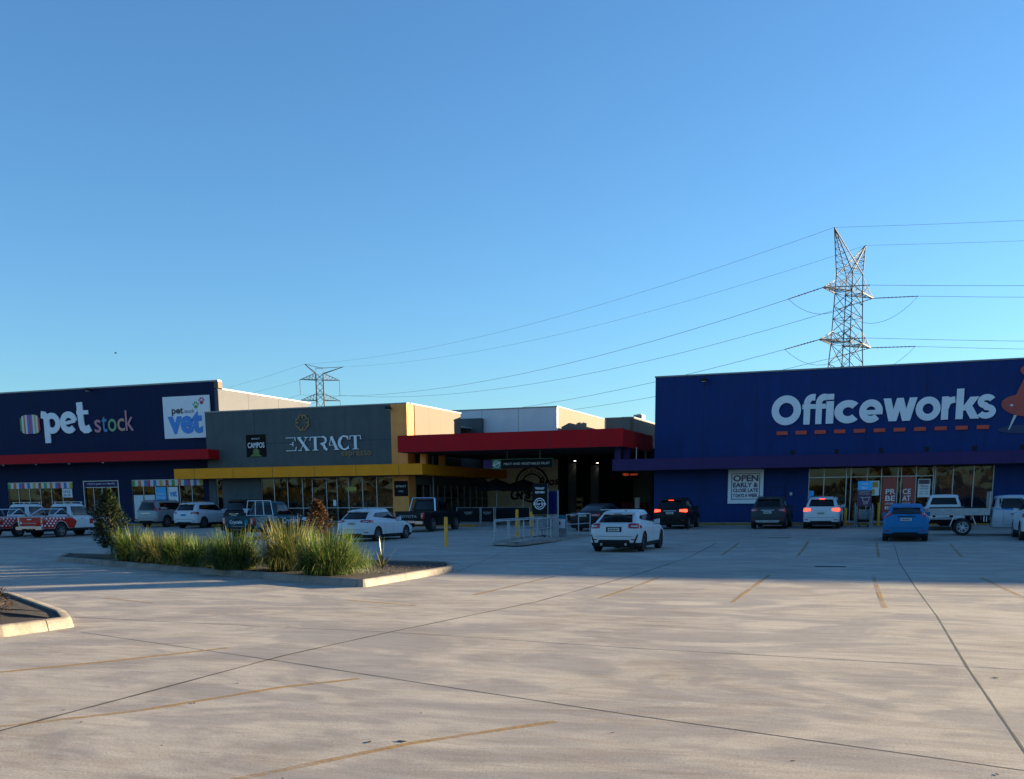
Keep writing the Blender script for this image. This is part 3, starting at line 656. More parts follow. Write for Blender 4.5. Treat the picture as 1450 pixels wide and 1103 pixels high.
floodlight(XA(127, 62.8, 551), 62.75, ZA(127, 552, 62.8), 'small floodlight on top of the navy wall above the colourful lettering')

# --- middle left: grey and mustard cafe -----------------------------------
EB = thing('grey_cafe', 'low grey shop with mustard corner pillar and yellow canopy band', 'building', (-38, 62.4, .3)); HE = 8.14
wm = MB(); wall_with_holes(wm, -46.2, -31.62, .2, HE - .08, 62.4, 62.7, [(-45.6, -45.05, .42, 3.5), (-41.9, -31.63, .5, 3.52)]); part('wall', wm, 'grey_wall', EB)
wm = MB(); wm.box((-31.62, 62.33, .2), (-30.45, 63.4, HE - .08)); part('corner_pillar', wm, 'mustard', EB)
wm = MB(); wm.box((-30.85, 63.4, 3.4), (-30.4, 71.1, HE - .08)); part('side_wall', wm, 'cream_wall', EB, label='cream sunlit side wall')
wm = MB(); wm.box((-30.75, 63.4, 2.9), (-30.5, 76.5, 3.4)); part('side_lintel', wm, 'grey_wall', EB)
wm = MB(); wm.box((XA(636, 74.6, 595), 74.5, 3.4), (XA(682, 74.6, 595), 74.98, ZA(682, 592, 74.6))); part('rear_block', wm, 'grey_wall', EB)
wm = MB(); wm.box((-46.1, 62.7, .2), (-45.8, 62.99, 7.9)); wm.box((-45.3, 62.71, 7.2), (-30.9, 76, 7.3)); part('roof', wm, 'roof_metal', EB)
wm = MB(); wm.box((-46.22, 62.35, HE - .08), (-30.43, 62.78, HE)); wm.box((-30.9, 62.78, HE - .08), (-30.36, 71.15, HE)); part('capping', wm, 'capping', EB)
joints(EB, vj((XA(359.8, 62.4, 600), -31.64), 4.3, HE - .1, 62.4) + [((-42.2, 62.397, 5.82), (-31.66, 62.4, 5.85))], 'grey_groove')
joints(EB, [((-30.4, yy, 6), (-30.396, yy + .03, HE - .1)) for yy in (65.6, 67.6)], 'grey_wall')
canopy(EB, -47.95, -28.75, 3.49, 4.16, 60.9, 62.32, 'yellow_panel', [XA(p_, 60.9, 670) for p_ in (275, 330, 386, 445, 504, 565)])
c = MB(); c.box((-29.1, 62.33, 3.50), (-28.752, 76.2, 4.14)); c.box((-30.4, 62.33, 3.5), (-29.1, 76.2, 3.6)); part('side_canopy', c, 'yellow_panel', EB)
for yy in (62.6, 65.5): c = MB(); c.box((-29.7, yy, 4.15), (-29.3, yy + .4, 4.9)); part('canopy_strut', c, 'mustard', EB)
room(EB, -42.2, -31.7, .4, 3.6, 62.7, 69, 'interior'); shelves(EB, -41.5, -32.2, 66.0, .4, 2.6, 8)
glazing(EB, -41.9, -31.63, .5, 3.52, 62.5, [XA(p_, 62.5) for p_ in (389, 408, 429, 443, 463, 478, 494, 514, 534)], (1.42,))
glazing(EB, -45.6, -45.05, .42, 3.5, 62.5, [])
b = MB(); b.box((-41.9, 62.3, .3), (-31.63, 62.39, .5)); part('sill', b, 'kerb_yellow', EB)
wm = MB(); wm.box((-30.62, 63.4, .4), (-30.5, 76.5, .9)); part('dwarf_wall', wm, 'dark_wall', EB)
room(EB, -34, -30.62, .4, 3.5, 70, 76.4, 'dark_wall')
# side glazing along the covered terrace
f = MB()
for i in range(12): yy = 63.45 + i * 1.18; f.box((-30.53, yy, .9), (-30.45, yy + .06, 2.9))
f.box((-30.53, 63.4, 2.0), (-30.46, 76.4, 2.05))
sw = part('side_window', f, 'alu', EB); p_ = MB(); p_.add([(-30.5, 63.4, .9), (-30.5, 76.4, .9), (-30.5, 76.4, 2.9), (-30.5, 63.4, 2.9)], [(0,1,2,3)]); link('pane', p_.mesh('pane'), 'car_glass', sw, world=True)
# EXTRACT lettering: thick and hairline strokes
ES = thing('cafe_sign', 'white serif capitals with a small gold word and gold diamond emblem on grey wall', 'sign', (-36.5, 62.35, 5))
m = MB(); Y_ = 62.30; TH, TK = .055, .19; x = 0
def S(pts, w_, k=[0]): k[0] += 1; ribbon(m, pts, w_, Y_ - .0012 * (k[0] % 9), .05)
S([(0, 1), (.74, 1)], TH); S([(.70, 1), (.74, .74)], TH); S([(.30, .5), (.55, .5)], TH); S([(.55, .35), (.52, .5), (.55, .68)], .07); S([(0, 0), (.78, 0)], TH); S([(.74, 0), (.80, .3)], TH)
S([(1.0, 1), (1.66, 0)], TK); S([(.88, 1), (1.22, 1)], TH); S([(1.44, 1), (1.74, 1)], TH); S([(.92, 0), (1.22, 0)], TH); S([(1.48, 0), (1.82, 0)], TH); S([(1.08, 0), (1.30, .38)], .04); S([(1.40, .60), (1.60, 1)], .04)
S([(1.87, .74), (1.90, 1), (2.84, 1)], TH); S([(2.27, 0), (2.27, 1)], TK); S([(2.05, 0), (2.49, 0)], TH)
S(arc(2.83, .745, .255, 90, -90, 12), .14); S([(2.66, .49), (2.84, .49)], TH); S([(2.72, .49), (2.90, .38), (3.0, .1), (3.17, 0)], .17)
S([(3.50, 1), (3.90, 0)], TK); S([(3.47, .92), (3.33, .34), (3.64, .34)], .045); S([(3.68, 0), (4.08, 0)], TH)
S(arc(4.48, .5, .38, 48, 312, 24, .50), .12); S(arc(4.46, .5, .37, 120, 240, 12, .44), .20); S([(4.74, 1.02), (4.74, .72)], .05); S([(4.78, 0), (4.76, .28)], .05)
S([(4.88, .72), (4.92, 1), (5.66, 1), (5.7, .72)], TH); S([(5.29, 0), (5.29, 1)], TK); S([(5.07, 0), (5.51, 0)], TH)
fit(m, XA(405, 62.3, 630), XA(511.5, 62.3, 630), 5.22, 6.2); part('lettering', m, 'white_letter', ES)
m = MB(); text(m, 'espresso', XA(483, 62.3, 640), XA(525.5, 62.3, 640), 4.72, 5.14, 62.3, 0); part('lettering', m, 'gold', ES, label='small gold word')
m = MB(); ex, ez = -38.27, 7.12
for q in range(4):
    a = q * 90
    def rot(p): c_, s_ = math.cos(R(a)), math.sin(R(a)); return (ex + p[0]*c_ - p[1]*s_, ez + p[0]*s_ + p[1]*c_)
    Y_ = 62.3 - q*.002
    ribbon(m, [rot(p) for p in arc(.12, .36, .15, 200, -30, 8)], .05, Y_, .04); ribbon(m, [rot(p) for p in arc(-.12, .36, .15, -20, 210, 8)], .05, Y_ - .001, .04); ribbon(m, [rot((.14, .2)), rot((.2, .14))], .05, Y_, .04); ribbon(m, [rot((.05,.5)), rot((.28,.38)), rot((.38,.28))], .04, Y_-.0015, .04)
part('emblem', m, 'gold', ES)
t = poster('coffee_poster', 'small dark square coffee poster with white script high on the grey wall', XA(348, 62.3, 630), XA(375.5, 62.3, 630), 4.95, 6.45, 62.38, 'poster_dark', 'sign')
x0, x1 = XA(348, 62.3, 630), XA(375.5, 62.3, 630); m = MB(); text(m, 'CAMPOS', x0 + .12, x1 - .1, 5.55, 5.92, 62.35, .02); text(m, 'SPECIALTY', x0 + .45, x1 - .45, 6.12, 6.22, 62.35); part('lettering', m, 'white_letter', t)
m = MB(); cx_ = (x0+x1)/2; m.plate([(cx_ + .3*math.cos(R(a)) * (1 if a % 40 else .7), 5.28 + .24*math.sin(R(a))) for a in range(0, 360, 20)], 62.345, 62.36); m.plate([(cx_-.55, 4.97), (cx_+.5, 4.97), (cx_+.25, 5.12), (cx_-.3, 5.14)], 62.35, 62.36); part('leaf_picture', m, 'olive', t)
t = poster('cafe_sign_board', 'small black sign board low on the mustard corner pillar', XA(558, 62.25), XA(577.2, 62.25), 2.15, 3.14, 62.32, 'black', 'sign')
lett(t, [('EXTRACT', XA(560.5, 62.25), XA(575, 62.25), 2.72, 2.86), ('CAFE', XA(564, 62.25), XA(571, 62.25), 2.42, 2.52)], 62.29, 'sign_white')
floodlight(XA(551, 62.1, 577), 62.1, ZA(551, 578, 62.1), 'black floodlight at the top right of the grey wall beside the mustard pillar')
b = MB(); x0 = XA(491, 62.4); b.box((x0, 62.4, 2.55), (x0 + .75, 62.43, 2.8)); solo('window_notice', b, 'plate_yellow', 'small pale yellow notice taped inside the grey shop window', 'notice', loc=(x0, 62.4, 2.55))
b = MB(); x0 = XA(471.5, 62.4); b.box((x0, 62.4, 1.55), (x0 + .22, 62.43, 1.95)); solo('door_notice', b, 'sign_white', 'small white notice on the glass door of the grey shop', 'notice', loc=(x0, 62.4, 1.55))

# --- centre: red canopy, white and taupe blocks, covered entrance ----------
CB = thing('market_hall', 'covered market entrance under the wide dark red canopy, between grey and blue buildings', 'building', (-22.8, 62, .3))
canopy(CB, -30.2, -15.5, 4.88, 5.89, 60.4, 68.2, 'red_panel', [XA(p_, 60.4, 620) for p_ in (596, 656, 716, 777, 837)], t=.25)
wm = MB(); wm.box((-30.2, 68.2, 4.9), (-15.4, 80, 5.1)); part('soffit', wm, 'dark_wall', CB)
wm = MB(); wm.box((-36, 75, 5.1), (-24.3, 75.3, 8.62)); wm.box((-36, 75.3, 8.3), (-24.6, 88.6, 8.4)); part('upper_block', wm, 'pale_wall', CB, label='pale grey-white upper block')
wm = MB(); wm.box((-24.6, 75.3, 5.1), (-24.3, 88.6, 8.62)); part('upper_side_wall', wm, 'cream_wall', CB)
wm = MB(); wm.box((-36.02, 74.96, 8.62), (-24.26, 75.36, 8.7)); wm.box((-24.64, 75.36, 8.62), (-24.26, 88.6, 8.7)); wm.box((-21.97, 79.96, 8.04), (-19.66, 80.3, 8.11)); wm.box((-20, 80.3, 8.04), (-19.66, 88, 8.11)); part('capping', wm, 'capping', CB)
wm = MB(); wm.box((-21.9, 80, 5.1), (-20, 80.3, 8.04)); wm.box((-19.7, 80, .3), (-15.4, 80.3, 5.1)); part('rear_wall', wm, 'taupe', CB)
wm = MB(); wm.box((-20, 80.0, 5.1), (-19.7, 92, 8.04)); part('rear_side_wall', wm, 'cream_wall', CB)
wm = MB(); wm.box((-22.05, 80.1, 5.1), (-21.9, 88, 8.1)); part('white_return', wm, 'pale_wall', CB)
joints(CB, vj((XA(682.5, 75, 600), XA(734, 75, 600)), 5.2, 8.6, 75), 'taupe')
wm = MB(); wm.box((-30.8, 76.5, .3), (-24.7, 76.8, 5)); part('mural_wall', wm, 'mural', CB, label='beige wall painted with a black round emblem')
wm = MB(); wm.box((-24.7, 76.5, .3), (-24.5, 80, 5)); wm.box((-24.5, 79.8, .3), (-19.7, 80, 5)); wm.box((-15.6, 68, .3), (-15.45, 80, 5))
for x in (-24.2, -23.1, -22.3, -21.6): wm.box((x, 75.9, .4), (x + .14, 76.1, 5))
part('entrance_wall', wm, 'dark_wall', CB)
c = MB(); c.bar((-15.8, 67.5, 4.1), (-15.8, 67.5, 4.9), .05, 8); c.bar((-30.3, 65.9, .4), (-30.3, 65.9, 4.9), .06, 8); part('canopy_post', c, 'galv', CB)
# mural emblem painted on the wall
m = MB(); mx, mz = XA(753, 76.45, 690), 3.05; Y_ = 76.47
mz = ZA(753, 686, 76.45)
ribbon(m, arc(mx, mz, 1.30, 0, 360, 48)[:-1], .13, Y_, .02, closed=True); ribbon(m, arc(mx, mz, .80, 20, 160, 30), .10, Y_, .02); ribbon(m, arc(mx, mz, .80, 200, 340, 30), .10, Y_, .02)
for i, ch in enumerate('WHOLESALE'):
    a = 150 - i * 15; cx_ = mx + 1.04*math.cos(R(a)); cz = mz + 1.04*math.sin(R(a)); text(m, ch, cx_ - .09, cx_ + .09, cz - .10, cz + .10, Y_)
m9 = MB(); text(m9, 'Gra', XA(721, 76.4), XA(751, 76.4), ZA(736, 706, 76.4), ZA(736, 690, 76.4), Y_ - .01, .02); text(m9, 'Bros', XA(760, 76.4), XA(787, 76.4), ZA(773, 689, 76.4), ZA(773, 677, 76.4), Y_ - .01, .02)
z0_ = min(v[2] for v in m9.v); m9.v = [(v[0] + (v[2]-z0_)*.18, v[1], v[2] + (v[0] - mx)*.06) for v in m9.v]; m.add(m9.v, m9.f)
part('mural_lettering', m, 'black', CB)
GS = thing('market_sign', 'long black hanging sign with green round logo and small white words', 'sign', (-22.4, 62, 3.8))
b = MB(); b.box((-24.38, 62, 3.8), (-20.35, 62.1, 4.36)); part('board', b, 'black', GS)
b = MB(); b.box((-25.0, 62.0, 3.82), (-24.42, 62.1, 4.34)); part('side_panel', b, 'purple', GS)
b = MB(); b.box((-24.38, 61.985, 4.34), (-20.33, 62.0, 4.37)); b.box((-20.36, 61.985, 3.8), (-20.33, 62, 4.34)); b.box((-24.38, 61.985, 3.78), (-23.78, 62, 4.34)); part('trim', b, 'sign_green', GS)
b = MB(); ribbon(b, arc(-24.08, 4.07, .2, 0, 360, 24)[:-1], .035, 61.97, .01, closed=True); ribbon(b, [(-24.32, 3.98), (-24.1, 4.05), (-23.84, 4.18)], .06, 61.966, .01); ribbon(b, arc(-24.08, 4.07, .11, 30, 170, 10), .025, 61.97, .01); part('logo', b, 'sign_white', GS)
lett(GS, [('MEAT AND VEGETABLES FRUIT', -23.6, -20.55, 4.0, 4.14)], 61.985, 'alu')
b = MB(); b.bar((-23.4, 62.05, 4.36), (-23.4, 62.05, 4.88), .015, 5); b.bar((-21.2, 62.05, 4.36), (-21.2, 62.05, 4.88), .015, 5); part('hanger', b, 'galv', GS)
# lit downlights in the entrance
for i, (px_, py_) in enumerate(((814, 652), (846, 655))):
    q = at(px_, py_, Y=73); root = thing('entrance_downlight', ['lit downlight in the dark market entrance, the left of the pair', 'lit downlight in the dark market entrance, the right of the pair'][i], 'downlight', q)
    b = MB(); b.bar((0,0,.0), (0,0,.5), .02, 6); b.bar((0,0,-.02), (0,0,.12), .08, 12); part('can', b, 'plastic', root, world=False)
    pm('bulb', (1, .95, .85), .5, emit=(1, .9, .75), es=4); b = MB(); b.bar((0,0,-.03), (0,0,-.021), .07, 12); part('bulb', b, 'bulb', root, world=False)
    L_ = bpy.data.lights.new('downlight', 'SPOT'); L_.energy = 2.2; L_.spot_size = R(60); L_.color = (1, .85, .6); lo = bpy.data.objects.new('downlight_beam', L_); C.objects.link(lo); lo.location = (q.x, q.y, q.z - .1)
    cb = MB(); cb.box((q.x - .55, q.y + .15, .4), (q.x + .05, q.y + .3, q.z - .2)); part('entrance_pier', cb, 'soffit', CB)
# covered terrace furniture
def umbrella(x, y, h, r, label):
    root = thing('cafe_umbrella', label, 'umbrella', (x, y, .4), group='black cafe umbrellas')
    b = MB(); b.bar((0,0,0), (0,0,h), .03, 8); part('pole', b, 'alu', root, world=False); b = MB(); b.bar((0,0,0), (0,0,.06), .28, 12); part('base', b, 'plastic', root, world=False)
    c = MB(); n = 8; c.v = [(0, 0, h + .12)]; 
    for k, (rr, zz) in enumerate(((r*.5, h - .16), (r, h - .52), (r*1.01, h - .68))):
        for i in range(n*2): a = PI*i/n; s_ = 1 if i % 2 == 0 else .93; c.v.append((rr*s_*math.cos(a), rr*s_*math.sin(a), zz + (0 if i % 2 == 0 else .03)))
    for i in range(16): c.f.append((0, 1+i, 1+(i+1) % 16))
    for k in range(2):
        for i in range(16): c.f.append((1+k*16+i, 17+k*16+i, 17+k*16+(i+1) % 16, 1+k*16+(i+1) % 16))
    c.m = [0]*len(c.f); part('canopy', c, 'black_fabric', root, world=False)
    for i in range(8): b = MB(); a = PI*i/4; b.bar((0,0,h-.5), (r*.6*math.cos(a), r*.6*math.sin(a), h-.26), .01, 4); part('rib', b, 'plastic', root, world=False)
umbrella(XA(703, 66, 690), 66, 2.75, 1.45, 'black umbrella on the left in front of the beige mural wall')
umbrella(XA(741, 66.5, 690), 66.5, 2.7, 1.55, 'black umbrella on the right in front of the round mural emblem')
def barrier(x0, x1, y, label, logo=True):
    root = thing('cafe_barrier', label, 'barrier', ((x0+x1)/2, y, .4), group='black cafe wind barriers')
    b = MB(); b.bar((x0, y, .4), (x0, y, 1.4), .022, 8); b.bar((x1, y, .4), (x1, y, 1.4), .022, 8); b.bar((x0, y, 1.38), (x1, y, 1.38), .015, 6); b.bar((x0, y, .48), (x1, y, .48), .015, 6); part('frame', b, 'galv', root)
    b = MB(); b.box((x0+.03, y-.008, .5), (x1-.03, y+.008, 1.36)); part('screen', b, 'black_fabric', root)
    if logo: lett(root, [('EXTRACT', (x0+x1)/2 - .28, (x0+x1)/2 + .28, 1.05, 1.13), ('espresso', (x0+x1)/2 - .2, (x0+x1)/2 + .2, .95, 1.02)], y - .012, 'alu')
barrier(XA(646.5, 60.5), XA(679.5, 60.5), 60.5, 'black cafe barrier behind the black utility truck, leftmost')
barrier(XA(681, 60.5), XA(699, 60.5), 60.5, 'short black cafe barrier left of the railing posts')
barrier(XA(701.5, 61.5), XA(750, 61.5), 61.5, 'wide plain black cafe barrier below the umbrellas', False)
# produce display, crates and notice board inside the entrance
b = MB(); random.seed(2); x0 = XA(880, 76)
for i in range(4):
    for k in range(3): b.box((x0 + i*.48, 76, .4 + k*.42), (x0 + i*.48 + .44, 76.5, .4 + k*.42 + .36))
solo('crate_stack', b, 'crate_red', 'stacked dark red produce crates deep in the covered entrance', 'crates', loc=(x0, 76, .4))
x0 = XA(899, 74); b = MB(); b.box((x0, 74, 1.2), (x0 + .35, 74.05, 1.95)); b.bar((x0 + .17, 74.03, .4), (x0 + .17, 74.03, 1.2), .03, 6); solo('entrance_notice', b, 'sign_white', 'pale notice on a stand beside the red crates in the entrance', 'notice', loc=(x0, 74, .4))
t = thing('neon_sign', 'dim red lit sign just under the left end of the purple canopy', 'sign', (XA(886, 74), 74, 3.7)); pm('neon', (.3, .03, .02), .5, emit=(1, .12, .05), es=.10)
b = MB(); b.box((XA(862, 74), 74, 3.35), (XA(905, 74), 74.06, 3.75)); part('board', b, 'black', t); lett(t, [('FRESH', XA(882, 74), XA(890, 74), 3.5, 3.68), ('MARKET', XA(892, 74), XA(903, 74), 3.52, 3.65)], 73.98, 'neon')
t = thing('produce_stand', 'dim timber produce stand in the dark entrance behind the railing', 'stand', (XA(813, 75), 75, .4)); x0 = XA(810, 75)
b = MB()
for k in range(4): b.box((x0, 75, .5 + k*.42), (x0 + .8, 75.5, .53 + k*.42))
for k in range(2): b.box((x0 + k*.76, 75, .4), (x0 + k*.76 + .04, 75.5, 2.0))
part('frame', b, 'shelf', t); b = MB()
for k in range(4):
    for i in range(3): b.box((x0 + .06 + i*.24, 75.05, .53 + k*.42), (x0 + .26 + i*.24, 75.4, .72 + k*.42))
part('produce', b, 'plate_yellow', t)
# rooftop units
RU = thing('rooftop_unit', 'small air conditioning units on the taupe roof block', 'air conditioner', (-20.6, 84, 8.1)); b = MB(); b.box((-21.7, 84, 8.1), (-20.9, 85, 8.45)); part('casing', b, 'galv', RU); b = MB(); b.box((-20.6, 83.6, 8.1), (-19.9, 84.8, 8.55)); part('casing', b, 'galv', RU); b = MB()
for i in range(5): b.box((-20.55, 83.58, 8.16 + i*.07), (-19.95, 83.6, 8.19 + i*.07))
part('grille', b, 'plastic', RU); b = MB(); b.bar((-20.25, 84.2, 8.55), (-20.25, 84.2, 8.62), .25, 12); part('fan_cowl', b, 'galv', RU)

# --- right: blue stationery store ------------------------------------------
OB = thing('blue_store', 'big royal blue store on the right with a purple canopy band', 'building', (0, 63, .3)); HO = 9.05
wm = MB(); gx0, gx1 = XA(1144, 63), XA(1406, 63)
wall_with_holes(wm, -14.2, 110, .2, HO - .08, 63, 63.3, [(gx0, gx1, .42, 3.72)]); part('wall', wm, 'ow_blue', OB)
wm = MB(); wm.box((-14.2, 63.3, .2), (-13.9, 100, HO - .12)); wm.box((109.7, 63.3, .2), (110, 100, HO - .12)); wm.box((-13.9, 99.7, .2), (109.7, 100, HO - .12)); part('side_wall', wm, 'taupe', OB)
wm = MB(); wm.box((-13.9, 63.3, 8.4), (109.7, 99.7, 8.5)); part('roof', wm, 'roof_metal', OB)
wm = MB(); wm.box((-14.24, 62.95, HO - .08), (110.04, 63.38, HO)); wm.box((-14.24, 63.38, HO - .12), (-13.85, 100, HO - .04)); part('capping', wm, 'capping', OB)
joints(OB, vj([-11.27 + 3.06*i for i in range(14)], 4.2, HO - .1, 63) + vj([-11.27], .4, 3.6, 63), 'groove')
canopy(OB, -16.36, 60, 3.50, 4.14, 61.2, 62.99, 'purple', [-13.6 + 2.7*i for i in range(9)])
c = MB(); c.box((-16.3, 61.5, 4.14), (-15.95, 61.9, 4.95)); part('canopy_strut', c, 'purple', OB)
c = MB(); c.box((-16.0, 62.4, 4.14), (-15.7, 62.99, 4.95)); part('canopy_strut', c, 'purple', OB)
c = MB(); c.bar((-15.2, 62.5, 4.1), (-15.2, 62.5, 4.9), .04, 8); part('strut_post', c, 'alu', OB)
# staff door
dm = MB(); x0, x1 = XA(1091, 63), XA(1111, 63); dm.box((x0, 62.97, .42), (x1, 63.0, 2.42)); dr = part('staff_door', dm, 'ow_blue', OB); b = MB(); 
for a, b_, c_, d_ in ((x0 - .04, x0 - .01, .42, 2.46), (x1 + .01, x1 + .04, .42, 2.46), (x0 - .04, x1 + .04, 2.44, 2.47)): b.box((a, 62.96, c_), (b_, 63.0, d_))
link('frame', b.mesh('frame'), 'groove', dr, world=True)
lett(OB, [('STAFF', (x0+x1)/2 - .25, (x0+x1)/2 + .25, 1.72, 1.84)], 62.955, 'alu')
b = MB(); b.box((XA(1118.5, 62.97), 62.9, 1.95), (XA(1118.5, 62.97) + .14, 62.998, 2.12)); solo('wall_box', b, 'alu', 'tiny metal keypad box on the blue wall right of the staff door', 'keypad', loc=(XA(1118.5, 62.97), 62.9, 1.95))
# shopfront
room(OB, gx0, gx1, .42, 3.8, 63.3, 71, 'interior'); shelves(OB, gx0 + .5, XA(1245, 66), 67, .42, 3.0, 15); shelves(OB, gx0 + .2, gx0 + 3.4, 65, .42, 2.2, 19)
mpx = [1166, 1197.5, 1204, 1227, 1247, 1270, 1275, 1296, 1320.5]
tr_z = 2.95
g1 = glazing(OB, gx0, XA(1321, 63), .42, 3.72, 63.1, [XA(p_, 63.1) for p_ in mpx[:-1]], (tr_z,))
g2 = glazing(OB, XA(1322, 63), gx1, .42, 3.72, 63.1, [XA(1348, 63.1), XA(1377, 63.1)])
fl = MB(); fl.box((XA(1322.5, 63.2), 63.2, .45), (XA(1405.5, 63.2), 63.22, 3.7)); part('window_film', fl, 'film_navy', OB)
RP = None
for i, (a, b_, l1, l2, lab) in enumerate(((1249, 1268.3, 'PR', 'BE', 'tall red poster on the sliding door, left half of the big white words'), (1277.5, 1294.8, 'CE', 'AT', 'tall red poster on the sliding door, right half of the big white words'))):
    x0, x1 = XA(a, 63), XA(b_, 63); t = poster('door_poster', lab, x0, x1, .6, 2.9, 63.04, 'film_red'); wd = x1 - x0
    q0, q1 = (x0 + wd*.25, x1 - wd*.02) if i == 0 else (x0 + wd*.02, x1 - wd*.3)
    lett(t, [(l1, q0, q1, 1.95, 2.25), (l2, q0, q1, 1.58, 1.88), ('WE WILL' if i == 0 else 'BEAT IT', q0, q1, 1.36, 1.48), ('BY' if i == 0 else '5%', q0, q1, 1.12, 1.28)], 63.01, 'sign_white', bold=.02)
x0, x1 = XA(1229, 63), XA(1244.5, 63); t = poster('window_poster', 'white framed poster with yellow bottom corner on the glass by the doors', x0, x1, 1.9, 2.72, 63.04, 'sign_white'); b = MB(); b.box((x0 + .1, 63.005, 1.95), (x0 + .35, 63.015, 2.25)); b.box((x0 + .1, 63.005, 2.35), (x1 - .08, 63.015, 2.65)); part('picture', b, 'plate_yellow', t)
x0, x1 = XA(1299, 63), XA(1316.5, 63); t = poster('hours_poster', 'white notice board with navy header right of the red posters', x0, x1, 1.78, 2.78, 63.04, 'sign_white'); b = MB(); b.box((x0 + .05, 63.005, 2.5), (x1 - .05, 63.015, 2.74)); part('header', b, 'film_navy', t)
lett(t, [('OPENING', x0 + .1, x1 - .1, 2.34, 2.44), ('HOURS', x0 + .1, x1 - .1, 2.2, 2.3), ('MON - SUN', x0 + .1, x1 - .1, 2.06, 2.12), ('7AM - 7PM', x0 + .1, x1 - .1, 1.92, 1.99)], 63.01, 'plate_ink')
b = MB(); b.box((XA(1145.5, 63.04), 63.02, 1.1), (XA(1152.5, 63.04), 63.04, 2.2)); solo('window_poster', b, 'sky_blue', 'pale blue narrow poster at the left edge of the glazed shopfront', 'poster', loc=(XA(1145.5, 63.04), 63.02, 1.1))
# big lettering
OS = thing('store_sign', 'large white rounded lettering above a row of red dashes on blue wall', 'sign', (-1.4, 62.95, 5.9))
def hbar(m, x0, y0, x1, y1, w_, y):
    m.plate([(x0 - w_/2, y0), (x0 + w_/2, y0), (x1 + w_/2, y1), (x1 - w_/2, y1)], y, y + .07)
def glyph(ch):
    m = MB(); y = 62.9; e = 62.897; f_ = 62.894
    if ch == 'O': ribbon(m, arc(76, 78, 57.5, 0, 360, 48)[:-1], 38, y, .07, True)
    if ch == 'f': ribbon(m, [(25, 0), (25, 112)] + arc(56, 112, 31, 180, 92, 8) + [(67, 142)], 34, y, .07); ribbon(m, [(0, 94), (64, 94)], 25, e, .07)
    if ch == 'i': ribbon(m, [(20, 0), (20, 116)], 38, y, .07); ribbon(m, [(20, 124), (20, 153)], 38, y, .07)
    if ch == 'c': ribbon(m, arc(61, 60, 42, 42, 318, 30), 37, y, .07)
    if ch == 'e': ribbon(m, arc(61, 60, 43, 0, 318, 34), 36, y, .07); ribbon(m, [(24, 54), (122, 54)], 24, e, .07); m.v = m.v
    if ch == 'w': hbar(m, 52, 0, 20, 118, 40, y); hbar(m, 56, 0, 89, 118, 36, e); hbar(m, 122, 0, 89, 118, 36, y); hbar(m, 126, 0, 159, 118, 40, f_)
    if ch == 'o': ribbon(m, arc(65, 62, 47, 0, 360, 40)[:-1], 37, y, .07, True)
    if ch == 'r': ribbon(m, [(19, 0), (19, 120)], 38, y, .07); ribbon(m, [(24, 60), (30, 84), (46, 99), (72, 103)], 33, e, .07)
    if ch == 'k': ribbon(m, [(19, 0), (19, 158)], 38, y, .07); hbar(m, 44, 44, 94, 114, 46, e); hbar(m, 100, 0, 58, 72, 46, f_)
    if ch == 's': ribbon(m, arc(50, 90, 30, 22, 270, 20, 21)[:-1] + arc(50, 38, 33, 90, -158, 20, 22), 31, y, .07)
    return m
m = MB()
for ch, a, b_, yt, yb_ in (('O', 1092.7, 1134.2, 559.9, 602), ('f', 1136, 1154.4, 558, 601), ('f', 1153, 1170.6, 557.6, 600.4), ('i', 1169.8, 1180.5, 557.8, 599.8), ('c', 1181.6, 1215, 566.5, 599.4),
                       ('e', 1216.7, 1250, 565.5, 598.6), ('w', 1250.4, 1298.3, 563.4, 596), ('o', 1296.6, 1331.7, 561.6, 595.6), ('r', 1333, 1352.6, 561.2, 594), ('k', 1353.5, 1387.4, 549.8, 593), ('s', 1383.6, 1410.3, 558, 592.6)):
    gl = glyph(ch); cxx = (a + b_)/2; fit(gl, XA(a, 62.9, 580), XA(b_, 62.9, 580), ZA(cxx, yb_, 62.9), ZA(cxx, yt, 62.9)); m.add(gl.v, gl.f)
part('lettering', m, 'white_letter', OS)
for i in range(11):
    x0 = -7.0 + i * 1.062; b = MB(); b.box((x0, 62.92, 5.40), (x0 + .62, 62.97, 5.60)); part('dash', b, 'dash_red', OS)
# push pin picture
PP = thing('pin_sign', 'big red push pin picture on the blue wall at the right edge', 'sign', (6.9, 62.95, 5.4))
cxp, czp = XA(1452, 62.9, 575), ZA(1450, 575, 62.9); k_ = .0372
def ell(cx, cz, rx, rz, n=24, tilt=0): return [(cx + rx*math.cos(2*PI*i/n)*math.cos(tilt) - rz*math.sin(2*PI*i/n)*math.sin(tilt), cz + rx*math.cos(2*PI*i/n)*math.sin(tilt) + rz*math.sin(2*PI*i/n)*math.cos(tilt)) for i in range(n)]
b = MB(); b.plate(ell(cxp + 5*k_, czp - 32*k_, 40*k_, 6*k_), 62.965, 62.98); part('shadow_picture', b, 'pin_shade', PP)
b = MB(); b.plate([(cxp - 20.5*k_, czp - 33*k_), (cxp - 18.5*k_, czp - 32*k_), (cxp - 10*k_, czp - 12*k_), (cxp - 14*k_, czp - 12*k_)], 62.95, 62.96); part('needle', b, 'pin_silver', PP)
b = MB(); b.plate(ell(cxp + 2*k_, czp + 1*k_, 34*k_, 15.5*k_, tilt=-.12), 62.93, 62.945); b.plate([(cxp - 15*k_, czp + 12*k_), (cxp + 24*k_, czp + 8*k_), (cxp + 22*k_, czp + 42*k_), (cxp - 3*k_, czp + 42*k_)], 62.925, 62.94); b.plate(ell(cxp + 12*k_, czp + 49*k_, 22*k_, 10*k_, tilt=-.1), 62.92, 62.935); part('pin_body', b, 'pin_red', PP)
